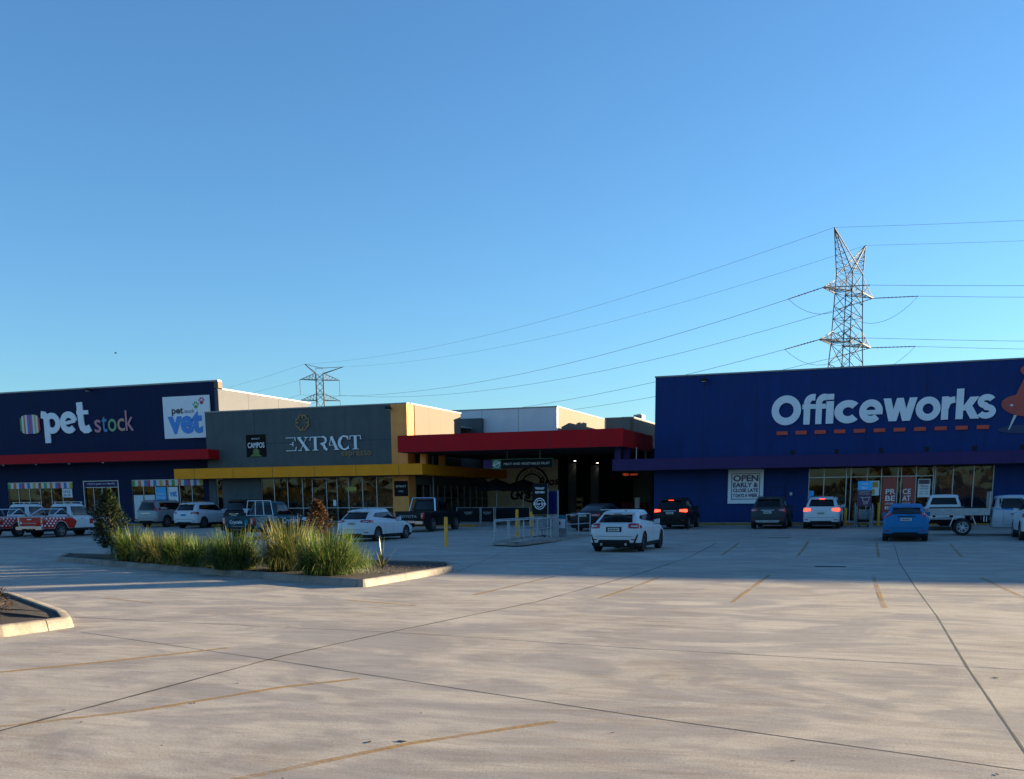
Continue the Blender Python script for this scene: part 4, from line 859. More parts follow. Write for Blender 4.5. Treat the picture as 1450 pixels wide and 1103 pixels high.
b = MB(); b.plate(ell(cxp - 18*k_, czp + 2*k_, 2.2*k_, 1.6*k_), 62.915, 62.928); part('highlight', b, 'pin_silver', PP)
OP = thing('hours_sign', 'white framed sign reading open early and close late on blue wall', 'sign', (-8.8, 62.95, 1.5)); x0, x1 = XA(1030.5, 62.9), XA(1080.5, 62.9)
b = MB(); b.box((x0, 62.9, 1.5), (x1, 62.98, 3.48)); part('board', b, 'sign_white', OP)
b = MB()
for a, b_, c_, d_ in ((x0+.2, x1-.2, 3.21, 3.25), (x0+.2, x1-.2, 1.74, 1.78), (x0+.2, x0+.24, 1.78, 3.21), (x1-.24, x1-.2, 1.78, 3.21)): b.box((a, 62.885, c_), (b_, 62.9, d_))
part('border', b, 'film_navy', OP)
lett(OP, [('OPEN', x0 + .3, x1 - .3, 2.78, 3.16), ('EARLY &', x0 + .3, x1 - .3, 2.44, 2.72), ('CLOSE LATE', x0 + .3, x1 - .3, 2.16, 2.38), ('7 DAYS A WEEK', x0 + .3, x1 - .3, 1.86, 2.08)], 62.885, 'film_navy', bold=.035)
floodlight(XA(998, 62.8, 535), 62.75, ZA(998, 538, 62.75), 'floodlight on top of the blue wall near its left end')
for i, pxx in enumerate((1122.6, 1184.6, 1248, 1312.4, 1380, 1447.8)):
    x = XA(pxx, 61.5, 637); root = thing('canopy_floodlight', ['leftmost','second','third','fourth','fifth','rightmost'][i] + ' from the left of the small black boxes on top of the purple canopy', 'floodlight', (x, 61.6, 4.16), group='black floodlights on the purple canopy')
    b = MB(); b.box((-.12, -.1, .07), (.12, .12, .30)); part('housing', b, 'plastic', root, world=False); b = MB(); b.box((-.03, -.03, 0), (.03, .03, .07)); part('bracket', b, 'plastic', root, world=False)

# ------------------------------------------------------------------ vehicles
NR, NC, NS = 11, 4, 26
def loop(Lv):
    "plan loop at one level, anticlockwise from rear-left; returns pts [(x,y,z)] and zs from function"
    w_, yr, yf, r, zf = Lv['w'], Lv['yr'], Lv['yf'], Lv.get('r', .18), Lv['z']
    bl = Lv.get('bulge', .05); rf = Lv.get('rf', r * 1.6); tf = Lv.get('taper', .05)
    def hw(y): s = (y - yr) / (yf - yr); return w_ * (1 - tf * abs(2*s - 1) ** 3 * (1.2 if s > .5 else .7))
    pts = []
    for i in range(NR):                                    # rear edge
        u = -1 + 2*i/(NR-1); pts.append(((w_*(1-tf*.7) - r) * u, yr - bl * (1 - u*u)))
    xr = w_*(1-tf*.7)
    for i in range(1, NC+1): a = R(-90 + 90*i/(NC+1)); pts.append((xr - r + r*math.cos(a), yr + r + r*math.sin(a)))
    for i in range(NS+1): y = yr + r + (yf - rf - yr - r) * i/NS; pts.append((hw(y) if 0 < i < NS else (xr if i == 0 else w_*(1-tf*1.2)), y))
    xf = w_*(1-tf*1.2)
    for i in range(1, NC+1): a = R(90*i/(NC+1)); pts.append((xf - rf + rf*math.cos(a), yf - rf + rf*math.sin(a)))
    for i in range(NR): u = 1 - 2*i/(NR-1); pts.append(((xf - rf)*u, yf + bl*1.6*(1-u*u)))
    for i in range(NC, 0, -1): a = R(90*i/(NC+1)); pts.append((-(xf - rf + rf*math.cos(a)), yf - rf + rf*math.sin(a)))
    for i in range(NS, -1, -1): y = yr + r + (yf - rf - yr - r)*i/NS; pts.append((-(hw(y) if 0 < i < NS else (xr if i == 0 else w_*(1-tf*1.2))), y))
    for i in range(NC, 0, -1): a = R(-90 + 90*i/(NC+1)); pts.append((-(xr - r + r*math.cos(a)), yr + r + r*math.sin(a)))
    return [(x, y, zf(y) if callable(zf) else zf) for x, y in pts]
def lin(*kp):
    def f(y):
        for (a, va), (b, vb) in zip(kp[:-1], kp[1:]):
            if y <= b: t = max(0, min(1, (y - a) / (b - a))); t = t*t*(3-2*t); return va + (vb - va) * t
        return kp[-1][1]
    return f

SPEC = {
 # L length, W half width, H roof, b belt rear/front, hood, windscreen base y (from rear), roof front/back y, rear slope
 'hatch': dict(L=4.25, W=.885, H=1.46, belt=(.95, .90), hood=.73, cowl=3.12, rb=.64, rf=2.45, gr=.14, cr=.17, wr=.315, ax=(.78, 3.42)),
 'suv':   dict(L=4.48, W=.925, H=1.64, belt=(1.10, 1.06), hood=.90, cowl=3.32, rb=.42, rf=2.62, gr=.10, cr=.22, wr=.355, ax=(.84, 3.52)),
 'bigsuv':dict(L=4.78, W=.94, H=1.80, belt=(1.14, 1.12), hood=.98, cowl=3.45, rb=.26, rf=2.85, gr=.08, cr=.26, wr=.385, ax=(.98, 3.80)),
 'sedan': dict(L=4.70, W=.90, H=1.44, belt=(.98, .94), hood=.74, cowl=3.35, rb=1.45, rf=2.55, gr=.62, cr=.17, wr=.325, ax=(1.02, 3.82)),
 'ute':   dict(L=5.30, W=.93, H=1.80, belt=(1.12, 1.10), hood=1.0, cowl=4.02, rb=2.15, rf=3.42, gr=1.95, cr=.34, wr=.395, ax=(1.22, 4.33)),
 'cab':   dict(L=3.25, W=.90, H=1.72, belt=(1.10, 1.08), hood=.96, cowl=1.98, rb=.14, rf=1.22, gr=.06, cr=.32, wr=.37, ax=(-1.1, 2.45)),
}
def vehicle(kind, label, x, y, paint, rz=0, group=None, cat='car', name='parked_car', glass='car_glass', lights='lamp_red', dims={}, wheels=True, rim='rim', cladding=True):
    s = dict(SPEC[kind]); s.update(dims); L, W, H = s['L'], s['W'], s['H']; cr = s['cr']; b0, b1 = s['belt']; ute = kind in ('ute', 'cab')
    root = thing(name, label, cat, (x, y, gz(y)), rz, group)
    hb = lin((0, b0), (s['cowl'], b1 - .02), (s['cowl'] + .25, s['hood'] + .13), (L - .35, s['hood']), (L, s['hood'] - .1))
    sh = lin((0, b0 - .16), (s['cowl'], b1 - .18), (L - .3, s['hood'] - .10), (L, s['hood'] - .18))
    bx = .02 if kind in ('ute', 'cab') else .10
    LV = [dict(z=cr, w=W-.10, yr=.16, yf=L-.22, r=.15), dict(z=cr + .04, w=W-.04, yr=.06, yf=L-.08, r=.18), dict(z=cr+.15, w=W-.015, yr=.015, yf=L-.02, r=.2),
          dict(z=.56 if not ute else .72, w=W, yr=0, yf=L, r=.2 if not ute else .1), dict(z=sh, w=W-.004, yr=.012, yf=L-.03, r=.2 if not ute else .08), dict(z=lambda q: hb(q) - .035, w=W-.03, yr=.045 if not ute else .02, yf=L-.12, r=.2 if not ute else .08),
          dict(z=hb, w=W-.065, yr=bx, yf=L-.22, r=.2 if not ute else .06)]
    gb = lambda q: hb(min(q, s['cowl'])) + .015
    gw = W - .10
    LV += [dict(z=gb, w=gw, yr=s['gr'], yf=s['cowl'], r=.2, bulge=.05, taper=.08)]
    nG = 3
    rd = {'hatch': .055, 'suv': .04}.get(kind, 0)
    zr = lin((0, H - .11 - rd), (s['rb'] + .5, H - .06 - rd*.6), (s['rb'] + 1.3, H - .05), (s['rf'], H - .075), (L, H - .10))
    for k in range(1, nG+1):
        t = k / (nG + .0); e = t ** 1.12
        wk = gw + (W * (.665 if kind == 'hatch' else .70) - gw) * t ** 1.35
        LV.append(dict(z=(lambda tt: (lambda q: gb(q) * (1-tt) + zr(q) * tt))(t), w=wk, yr=s['gr'] + (s['rb'] - s['gr']) * e, yf=s['cowl'] + (s['rf'] - s['cowl']) * t, r=.2, bulge=.05, taper=.08))
    rfz = lin((0, H - .05 - rd), (s['rb'] + .5, H - .015 - rd*.6), (s['rb'] + 1.2, H - .004), (s['rf'] - .3, H - .015), (L, H - .05))
    LV += [dict(z=lambda q: rfz(q) - .012, w=W*.62, yr=s['rb'] + .07, yf=s['rf'] - .09, r=.18, bulge=.04), dict(z=lambda q: rfz(q), w=W*.40, yr=s['rb'] + .22, yf=s['rf'] - .26, r=.15, bulge=.02)]
    loops = [loop(l) for l in LV]; n = len(loops[0]); V = [p for l in loops for p in l]; F = []; MI = []
    for k in range(len(loops)-1):
        for i in range(n):
            j = (i+1) % n; F.append((k*n+i, k*n+j, (k+1)*n+j, (k+1)*n+i)); MI.append(1 if (k < 2 and cladding) or (k == 6 and kind == 'ute' and (loops[6][i][1] < s['gr'])) else 0)
    F.append(tuple(range(n))[::-1]); MI.append(1)
    tb = (len(loops)-1)*n; m_ = len(V); V.append((0, (s['rb'] + s['rf'])/2, H - .002)); 
    for i in range(n): F.append((tb+i, tb+(i+1) % n, m_)); MI.append(0)
    me = bpy.data.meshes.new('body'); me.from_pydata(V, [], F); me.polygons.foreach_set('material_index', MI); me.update()
    bvh = BVHTree.FromPolygons([Vector(v) for v in V], F)
    # wheel arches
    cut = MB(); wr = s['wr']
    axs = [a for a in s['ax'] if a > 0]
    for ay in axs:
        for sx in (-1, 1): cut.bar((sx*(W-.26), ay, wr + .015), (sx*(W+.1), ay, wr + .015), wr*1.16, 28, mi=1)
    cm = cut.mesh('c'); co = bpy.data.objects.new('c', cm); C.objects.link(co); tmp = bpy.data.objects.new('t', me); C.objects.link(tmp)
    for o_ in (tmp, co):
        o_.data.materials.append(M[paint]); o_.data.materials.append(M['plastic'])
    md = tmp.modifiers.new('b', 'BOOLEAN'); md.operation = 'DIFFERENCE'; md.object = co; md.solver = 'EXACT'
    me2 = bpy.data.meshes.new_from_object(tmp.evaluated_get(bpy.context.evaluated_depsgraph_get())); me2.name = 'body'
    bpy.data.objects.remove(tmp); bpy.data.objects.remove(co)
    body = bpy.data.objects.new('body', me2); C.objects.link(body); body.parent = root
    me2.polygons.foreach_set('use_smooth', [True]*len(me2.polygons)); me2.set_sharp_from_angle(angle=R(38))
    def hit(ax, a, b):
        if ax == 'rear': o_, d = Vector((a, -3, b)), Vector((0, 1, 0))
        elif ax == 'front': o_, d = Vector((a, L+3, b)), Vector((0, -1, 0))
        elif ax == 'right': o_, d = Vector((3, a, b)), Vector((-1, 0, 0))
        elif ax == 'left': o_, d = Vector((-3, a, b)), Vector((1, 0, 0))
        else: o_, d = Vector((a, b, 5)), Vector((0, 0, -1))
        h = bvh.ray_cast(o_, d); k_ = 0
        while (not h[0] or (ax in ('right', 'left') and abs(h[0].x) < W*.58)) and k_ < 60:          # above a raked corner: slide until the ray meets the body
            if ax in ('right', 'left'): o_ = o_ + Vector((0, .02 if o_.y < L/2 else -.02, 0))
            else: o_ = Vector((o_.x * .97, o_.y, o_.z))
            h = bvh.ray_cast(o_, d); k_ += 1
        return (h[0], h[1]) if h[0] else (o_ + d*3, -d)
    def patch(mb, ax, quad, off=.006, nx=8, ny=5, mi=0, thick=0):
        A, B, Cc, D = [Vector(q) for q in quad]; vs = []
        for j in range(ny+1):
            for i in range(nx+1):
                u, v = i/nx, j/ny; p = A*(1-u)*(1-v) + B*u*(1-v) + Cc*u*v + D*(1-u)*v
                q, nn = hit(ax, p.x, p.y); vs.append(q + nn*off)
        rev = ax in ('front', 'left'); fs = [((j*(nx+1)+i, j*(nx+1)+i+1, (j+1)*(nx+1)+i+1, (j+1)*(nx+1)+i)) for j in range(ny) for i in range(nx)]
        mb.add(vs, [f[::-1] for f in fs] if rev else fs, mi)
    def P(nm, ax, quad, mat, off=.006, nx=8, ny=5, label=None, smooth=True, extra=()):
        mb = MB(); patch(mb, ax, quad, off, nx, ny)
        for (ax2, q2) in extra: patch(mb, ax2, q2, off, nx, ny)
        o = part(nm, mb, mat, root, world=False, smooth=smooth, label=label); return o
    bz = b0
    # glass
    tw = W*(.59 if kind == 'hatch' else .62); bw_ = W - .20
    if kind == 'ute' or kind == 'cab': P('rear_window', 'rear', [(-bw_+.1, bz+.10), (bw_-.1, bz+.10), (tw-.06, H-.17), (-tw+.06, H-.17)], glass)
    elif kind in ('bigsuv',): P('rear_window', 'rear', [(-bw_+.08, bz+.02), (bw_-.08, bz+.02), (tw-.02, H-.16), (-tw+.02, H-.16)], glass)
    else: P('rear_window', 'rear', [(-bw_+.10, bz+.04), (bw_-.10, bz+.04), (tw-.03, H-.13-rd), (-tw+.03, H-.13-rd)], glass)
    P('windscreen', 'front', [(-bw_+.06, b1+.05), (bw_-.06, b1+.05), (tw-.04, H-.13), (-tw+.04, H-.13)], glass)
    y0 = s['gr'] + (.42 if kind in ('hatch','suv') else .35 if kind == 'bigsuv' else .55 if kind == 'sedan' else .22); y1 = s['rb'] + (.30 if kind in ('hatch','suv','bigsuv') else .25 if kind=='sedan' else .12)
    c0 = s['cowl'] - .22; c1 = s['rf'] - .10; zt = H - .155
    zk = {'hatch': .10, 'suv': .07, 'sedan': .08}.get(kind, 0)
    zb = lambda q: gb(q) + .045
    for sd in ('right', 'left'):
        mb = MB(); patch(mb, sd, [(y0, zb(y0) + zk), (c0, zb(c0)), (c1, zt), (y1, zt - zk*.5)], .003, 14, 5); part('window_surround', mb, 'plastic', root, world=False, smooth=True)
        cuts = {'hatch': (.30, .64), 'suv': (.24, .60), 'bigsuv': (.28, .60), 'sedan': (.5,), 'ute': (.46,), 'cab': ()}[kind]
        ed = [0.0] + list(cuts) + [1.0]
        for a, b_ in zip(ed[:-1], ed[1:]):
            lo = lambda t: (y0 + .03) + (c0 - .05 - y0 - .03) * t; hi = lambda t: (y1 + .03) + (c1 - y1 - .06) * t
            g_ = .014; 
            P('side_window', sd, [(lo(a)+g_, zb(lo(a))+.02+zk*(1-a)), (lo(b_)-g_, zb(lo(b_))+.02+zk*(1-b_)), (hi(b_)-g_, zt-.015-zk*.5*(1-b_)), (hi(a)+g_, zt-.015-zk*.5*(1-a))], glass, .008, 7, 5)
    # door seams and handles
    for sd in ('right', 'left'):
        mb = MB(); zl = cr + .16
        dl = {'hatch': (1.35, 2.15, 3.08), 'suv': (1.35, 2.2, 3.25), 'bigsuv': (1.45, 2.35, 3.4), 'sedan': (1.5, 2.35, 3.3), 'ute': (2.05, 2.95, 3.98), 'cab': (.45, 1.9)}[kind]
        for q in dl: patch(mb, sd, [(q-.006, zl), (q+.006, zl), (q+.006, b1-.02), (q-.006, b1-.02)], .002, 1, 6)
        patch(mb, sd, [(dl[0], zl-.01), (dl[-1], zl-.01), (dl[-1], zl+.0), (dl[0], zl+.0)], .002, 8, 1); part('door_seam', mb, 'plastic', root, world=False)
        for q in dl[1:]:
            h_, nn = hit(sd, q - .16 - (.0), b1 - .13); mb = MB(); mb.box((h_.x - .012, h_.y - .09, h_.z - .015), (h_.x + .02, h_.y + .07, h_.z + .015)) if sd == 'right' else mb.box((h_.x + .012, h_.y - .09, h_.z - .015), (h_.x - .02, h_.y + .07, h_.z + .015)); part('door_handle', mb, paint if not ute else 'plastic', root, world=False)
        h_, nn = hit(sd, s['cowl'] - .38, gb(s['cowl'] - .4) + .06); sx = 1 if sd == 'right' else -1
        mb = MB(); hx = h_.x; mb.box((hx - sx*.02, h_.y - .03, h_.z - .02), (hx + sx*.09, h_.y + .03, h_.z + .02)); 
        mb.add([(hx+sx*(.07 + .18*a), h_.y + b_*(.07 if a else .09), h_.z - .05 + c_*(.17 if a else .14)) for a in (0, 1) for b_ in (-1, 1) for c_ in (0, 1)], [(0,2,3,1),(4,5,7,6),(0,1,5,4),(2,6,7,3),(0,4,6,2),(1,3,7,5)]); part('wing_mirror', mb, paint if kind != 'ute' else 'plastic', root, world=False)
    # tail lights
    lh = {'hatch': (.80, .95), 'suv': (.90, 1.06), 'bigsuv': (.95, 1.25), 'sedan': (.78, .92), 'ute': (.70, 1.05), 'cab': (.9, 1.0)}[kind]; lh = s.get('lh', lh); lwid = s.get('lw', {'ute': .17, 'bigsuv': .16}.get(kind, .34)); sl_ = s.get('ls', {'ute': .10, 'bigsuv': .12}.get(kind, .30))
    if kind != 'cab':
        for sx, sd in ((1, 'right'), (-1, 'left')):
            e = W - .06; mb = MB(); tp_ = s.get('ltaper', .35)
            q = [(sx*(e-lwid), lh[0] + tp_*(lh[1]-lh[0])*.5), (sx*e, lh[0]), (sx*(e-.0), lh[1]), (sx*(e-lwid), lh[1] - tp_*(lh[1]-lh[0])*.3)]
            if sx < 0: q = [q[1], q[0], q[3], q[2]]
            patch(mb, 'rear', q, .010, 8, 4); q2 = [(.05, lh[0] + .0), (.05 + sl_, lh[0] + tp_*(lh[1]-lh[0])*.5), (.05 + sl_, lh[1] - tp_*(lh[1]-lh[0])*.2), (.05, lh[1])]
            patch(mb, sd, q2, .010, 6, 4); tl_ = part('tail_light', mb, lights, root, world=False, smooth=60)
            mb = MB(); q = [(sx*(e-lwid*.72), lh[0] + .38*(lh[1]-lh[0])), (sx*(e-.05), lh[0]+.3*(lh[1]-lh[0])), (sx*(e-.05), lh[0]+.58*(lh[1]-lh[0])), (sx*(e-lwid*.72), lh[0]+.6*(lh[1]-lh[0]))]
            if sx < 0: q = [q[1], q[0], q[3], q[2]]
            patch(mb, 'rear', q, .016, 4, 2); l2 = link('lens', mb.mesh('lens'), 'lamp_clear' if lights != 'lamp_on' else 'lamp_on', tl_)
        # plate, garnish, badge, lower bumper, reflectors
        pz = s.get('pz', {'hatch': .80, 'suv': .86, 'bigsuv': .80, 'sedan': .82, 'ute': .52}[kind])
        h_, nn = hit('rear', 0, pz); yb = h_.y
        mb = MB(); mb.box((-.20, yb - .022, pz - .055), (.20, yb - .012, pz + .055)); pl_ = part('number_plate', mb, s.get('plate', 'plate'), root, world=False)
        mb = MB()
        for k in range(6): mb.box((-.155 + k*.052, yb - .026, pz - .028), (-.155 + k*.052 + .032, yb - .0225, pz + .028))
        link('characters', mb.mesh('characters'), 'plate_ink', pl_)
        P('plate_recess', 'rear', [(-.27, pz-.08), (.27, pz-.08), (.27, pz+.085), (-.27, pz+.085)], 'plastic' if s.get('recess') else paint, .004, 4, 3)
        P('rear_garnish', 'rear', [(-.34, pz+.10), (.34, pz+.10), (.34, pz+.125), (-.34, pz+.125)], s.get('garnish', 'chrome'), .012, 6, 1)
        if not ute:
            P('bumper_insert', 'rear', [(-W+.30, cr+.03), (W-.30, cr+.03), (W-.42, cr+.20), (-W+.42, cr+.20)], 'plastic', .008, 8, 3)
            for sx in (-1, 1):
                q = [(sx*(W-.30), cr+.24), (sx*(W-.12), cr+.24), (sx*(W-.12), cr+.275), (sx*(W-.30), cr+.275)]
                if sx < 0: q = [q[1], q[0], q[3], q[2]]
                P('reflector', 'rear', q, 'lamp_red', .008, 3, 1)
            P('tailgate_seam', 'rear', [(-W+.24, cr+.36), (W-.24, cr+.36), (W-.24, cr+.372), (-W+.24, cr+.372)], 'plastic', .002, 8, 1)
        else:
            mb = MB(); mb.box((-W+.05, -.14, .50), (W-.05, .04, .60)); mb.box((-W+.05, -.14, .44), (-.45, .02, .50)); mb.box((.45, -.14, .44), (W-.05, .02, .50)); part('rear_bumper', mb, s.get('bumper', 'chrome'), root, world=False)
            mb = MB(); patch(mb, 'rear', [(-W+.19, .66), (-W+.20, .66), (-W+.20, 1.09), (-W+.19, 1.09)], .003, 1, 5); patch(mb, 'rear', [(W-.20, .66), (W-.19, .66), (W-.19, 1.09), (W-.20, 1.09)], .003, 1, 5); part('tailgate_seam', mb, 'plastic', root, world=False)
            h2, _ = hit('rear', 0, .98); mb = MB(); mb.box((-.14, h2.y - .025, .955), (.14, h2.y + .01, 1.0)); part('tailgate_handle', mb, s.get('thandle', 'plastic'), root, world=False)
            mb = MB()
            for k in range(3): mb.box((-.3 + k*.25, -.06, .28), (-.2 + k*.25, .1, .48))
            mb.box((-.7, .1, .34), (.7, 4.5, .50)); part('chassis', mb, 'black', root, world=False)
        # third brake light / spoiler
        if kind in ('hatch', 'suv', 'bigsuv') or lights == 'lamp_on':
            yq = s['rb'] + .03; mb = MB(); hh = H - .055 - rd*1.2
            mb.add([(-W*.60, yq-.16, hh-.045), (W*.60, yq-.16, hh-.045), (W*.64, yq+.20, hh-.01), (-W*.64, yq+.20, hh-.01), (-W*.60, yq-.16, hh-.012), (W*.60, yq-.16, hh-.012), (W*.62, yq+.25, hh+.04), (-W*.62, yq+.25, hh+.04)], [(0,3,2,1),(4,5,6,7),(0,1,5,4),(1,2,6,5),(3,0,4,7)]); part('roof_spoiler', mb, paint, root, world=False)
            mb = MB(); mb.box((-.14, yq-.17, hh-.04), (.14, yq-.15, hh-.018)); part('brake_light', mb, lights if lights == 'lamp_on' else 'lamp_dark', root, world=False)
        mb = MB(); mb.bar((.02, s['gr'] - .02, bz + .05), (.34, s['gr'] + .02, bz + .09), .008, 4)
        if not ute: part('rear_wiper', mb, 'plastic', root, world=False)
    # head lights, grille, front plate (front, real but unseen from here)
    for sx in (-1, 1):
        q = [(sx*(W-.42), s['hood']-.22), (sx*(W-.10), s['hood']-.20), (sx*(W-.12), s['hood']-.06), (sx*(W-.44), s['hood']-.10)]
        if sx < 0: q = [q[1], q[0], q[3], q[2]]
        P('headlight', 'front', q, 'lamp_clear', .01, 5, 3)
    P('grille', 'front', [(-.42, s['hood']-.32), (.42, s['hood']-.32), (.44, s['hood']-.12), (-.44, s['hood']-.12)], 'plastic', .01, 6, 3)
    mb = MB(); mb.bar((.15, s['rb'] + .5, H - .03), (.15, s['rb'] + .42, H + .09), .012, 5, .006); part('aerial', mb, 'plastic', root, world=False)
    if s.get('rails'):
        for sx in (-1, 1):
            xr_ = sx*W*.62; mb = MB(); mb.tube([(xr_, s['rb']+.22, H-.06), (xr_, s['rb']+.32, H+.02), (xr_, s['rf']-.5, H+.02), (xr_, s['rf']-.38, H-.06)], .016, 6); part('roof_rail', mb, s['rails'], root, world=False, smooth=True)
    if s.get('cross'):
        for yy in (s['rb'] + .30, s['rf'] - .25):
            mb = MB(); mb.box((-W*.72, yy - .03, H + .07), (W*.72, yy + .03, H + .10)); mb.box((-W*.64, yy - .04, H - .06), (-W*.58, yy + .04, H + .07)); mb.box((W*.58, yy - .04, H - .06), (W*.64, yy + .04, H + .07)); part('roof_bar', mb, 'alu', root, world=False)
    # wheels
    tw_ = .215
    for ay in axs:
        for sx in (-1, 1): wheel(root, (sx*(W - .125), ay, wr), wr, tw_, sx, rim)
    return root, hit, patch, P
def wheel(root, c, wr, tw_, sx, rim='rim', spokes=10, name='wheel'):
    mb = MB(); n = 28; prof = [(-.5, .66), (-.5, .90), (-.42, .985), (-.2, 1.0), (.2, 1.0), (.42, .985), (.5, .90), (.5, .66)]
    for a in range(n):
        for (dx, rr) in prof: mb.v.append((c[0] + dx*tw_, c[1] + rr*wr*math.cos(2*PI*a/n), c[2] + rr*wr*math.sin(2*PI*a/n)))
    k = len(prof)
    for a in range(n):
        for i in range(k-1): b = (a+1) % n; mb.f.append((a*k+i, b*k+i, b*k+i+1, a*k+i+1)); mb.m.append(0)
    t = part(name, mb, 'tyre', root, world=False, smooth=50)
    mb = MB(); xo = c[0] + sx*tw_*.44; xi = c[0] + sx*tw_*.20
    m2 = MB()
    def ring(x_a, r_a, x_b, r_b, mi=0):
        vs = [(x_a, c[1] + r_a*math.cos(2*PI*a/n), c[2] + r_a*math.sin(2*PI*a/n)) for a in range(n)] + [(x_b, c[1] + r_b*math.cos(2*PI*a/n), c[2] + r_b*math.sin(2*PI*a/n)) for a in range(n)]
        mb.add(vs, [(a, (a+1) % n, n+(a+1) % n, n+a) if sx > 0 else (a, n+a, n+(a+1) % n, (a+1) % n) for a in range(n)], mi)
    ring(xo, wr*.69, xo, wr*.62); ring(xo, wr*.62, xi, wr*.58); ring(xi - sx*.01, wr*.58, xi - sx*.01, .001, 1)
    for q in range(spokes):
        a = 2*PI*(q + (.12 if q % 2 else -.12))/spokes; d = Vector((0, math.cos(a), math.sin(a))); u = Vector((0, -d.z, d.y)) * wr*.045
        p0 = Vector((xo - sx*.03, c[1], c[2])) + d*wr*.10; p1 = Vector((xo - sx*.008, c[1], c[2])) + d*wr*.64; dx = Vector((sx*.012, 0, 0))
        mb.add([p0-u*1.3, p1-u, p1+u, p0+u*1.3, p0-u*1.3+dx, p1-u+dx, p1+u+dx, p0+u*1.3+dx], [(0,1,2,3),(4,7,6,5),(0,4,5,1),(1,5,6,2),(2,6,7,3)])
    mb.bar((xo - sx*.04, c[1], c[2]), (xo - sx*.012, c[1], c[2]), wr*.15, 12)
    link('rim', mb.mesh('rim'), [rim, 'rim_dark'], t)
    return t

def RW(px, py, kind, dims={}):
    "world rear-centre position so that the rear right tyre touches the ground at the sight line px,py"
    s = dict(SPEC[kind]); s.update(dims); p = G(px, py); return p.x - (s['W'] - .03), p.y - s['ax'][0]
GP = 'cars parked along the shops'
# two red-and-white utes
for i, (px, py, lab) in enumerate(((88, 760.6, 'white utility truck with red tray and white polka dots, nearer the small dark tree'), (28, 760.2, 'white utility truck with red polka dot tray, cut by the left picture edge'))):
    d = dict(cross=True, bumper='chrome', plate='plate_yellow', thandle='sign_white'); x, y = RW(px, py, 'ute', d); 
    rt, hit, patch, P = vehicle('ute', lab, x, y, 'paint_white', dims=d, group='red polka dot utility trucks', name='utility_truck', cat='utility truck')
    P('red_wrap', 'rear', [(-.90, .62), (.90, .62), (.90, 1.09), (-.90, 1.09)], 'paint_red', .004, 10, 5, label='red tailgate wrap')
    for sd in ('right', 'left'):
        mb = MB(); patch(mb, sd, [(.03, .50), (2.15, .50), (2.36, .86), (.03, .86)], .004, 60, 14); patch(mb, sd, [(.03, .86), (2.36, .86), (2.02, 1.09), (.03, 1.09)], .004, 60, 6)
        wrap = MB(); k = 0   # leave the wheel arch open
        keep = [f for f in mb.f if all(((mb.v[v][1] - 1.22)**2 + (mb.v[v][2] - .41)**2) ** .5 > .462 for v in f)]; mb.f = keep; mb.m = [0]*len(keep); part('red_wrap', mb, 'paint_red', rt, world=False, smooth=True)
        dm = MB()
        for r_ in range(4):
            for c_ in range(6):
                yy = .12 + c_*.24 + (r_ % 2)*.12; zz = .64 + r_*.125
                if ((yy-1.22)**2 + (zz-.41)**2)**.5 < .53 or yy > 1.75: continue
                vs = []; 
                for a in range(10): q, nn = hit(sd, yy + .060*math.cos(2*PI*a/10), zz + .050*math.sin(2*PI*a/10)); vs.append(q + nn*.007)
                dm.add(vs, [tuple(range(10)) if sd == 'right' else tuple(range(10))[::-1]])
        part('polka_dots', dm, 'sign_white', rt, world=False)
    mb = MB(); text(mb, 'PLUMBING', -.45, .45, .76, .80, -.07); mb.box((-.62, -.065, .74), (-.52, -.06, .86)); part('lettering', mb, 'sign_white', rt, world=False)
    mb = MB()
    for sx in (-1, 1): mb.tube([(sx*.78, .75, 1.13), (sx*.70, 1.45, 1.50), (sx*.70, 1.62, 1.50), (sx*.80, 1.95, 1.13)], .035, 8)
    mb.bar((-.70, 1.55, 1.50), (.70, 1.55, 1.50), .03, 8); part('sports_bar', mb, 'chrome', rt, world=False, smooth=True)
    P('door_emblem', 'right', [(3.3, .70), (3.6, .70), (3.6, .98), (3.3, .98)], 'paint_red', .005, 3, 3)
# silver four wheel drive and white SUV, dark SUV
d = dict(rails='plastic', lh=(1.05, 1.55), lw=.10, ls=.14, pz=.84, ltaper=.1); x = XA(189, 57) + .93; vehicle('bigsuv', 'silver boxy four wheel drive with tall red tail lights under the store window', x, 57.0, 'paint_silver', dims=d, group=GP)
d = dict(W=.94, L=4.69, H=1.68, rails='chrome', recess=False, plate='vet_blue'); x = XA(241.5, 55.4) + .93; vehicle('suv', 'white SUV with swept side windows between the silver and dark SUVs', x, 55.4, 'paint_white', dims=d, group=GP)
d = dict(W=.95, L=4.8, H=1.76, rails='plastic'); x = XA(313, 55.6) + .90; vehicle('bigsuv', 'dark SUV half hidden behind the teal utility truck, with pale tail lights', x, 55.6, 'paint_black', dims=d, group=GP, lights='lamp_clear')
# teal ute
d = dict(bumper='paint_black', lh=(.68, 1.05)); x, y = RW(381, 762.6, 'ute', d)
rt, hit, patch, P = vehicle('ute', 'dark teal utility truck with white lettering and white window frame behind the grasses', x, y, 'paint_teal', dims=d, group=GP, name='utility_truck', cat='utility truck')
P('roof_patch', 'top', [(-.55, 2.35), (.55, 2.35), (.55, 3.3), (-.55, 3.3)], 'paint_cyan', .005, 6, 6)
mb = MB(); patch(mb, 'right', [(.15, .56), (2.1, .66), (2.0, 1.08), (.15, 1.08)], .004, 50, 14); mb.f = [f for f in mb.f if all(((mb.v[v][1] - 1.22)**2 + (mb.v[v][2] - .41)**2) ** .5 > .47 for v in f)]; mb.m = [0]*len(mb.f)
pm('splash', (.13, .20, .19), .35, coat=.6, var=.8, scale=7); part('splash_wrap', mb, 'splash', rt, world=False, smooth=True, label='pale water splash picture on the rear quarter')
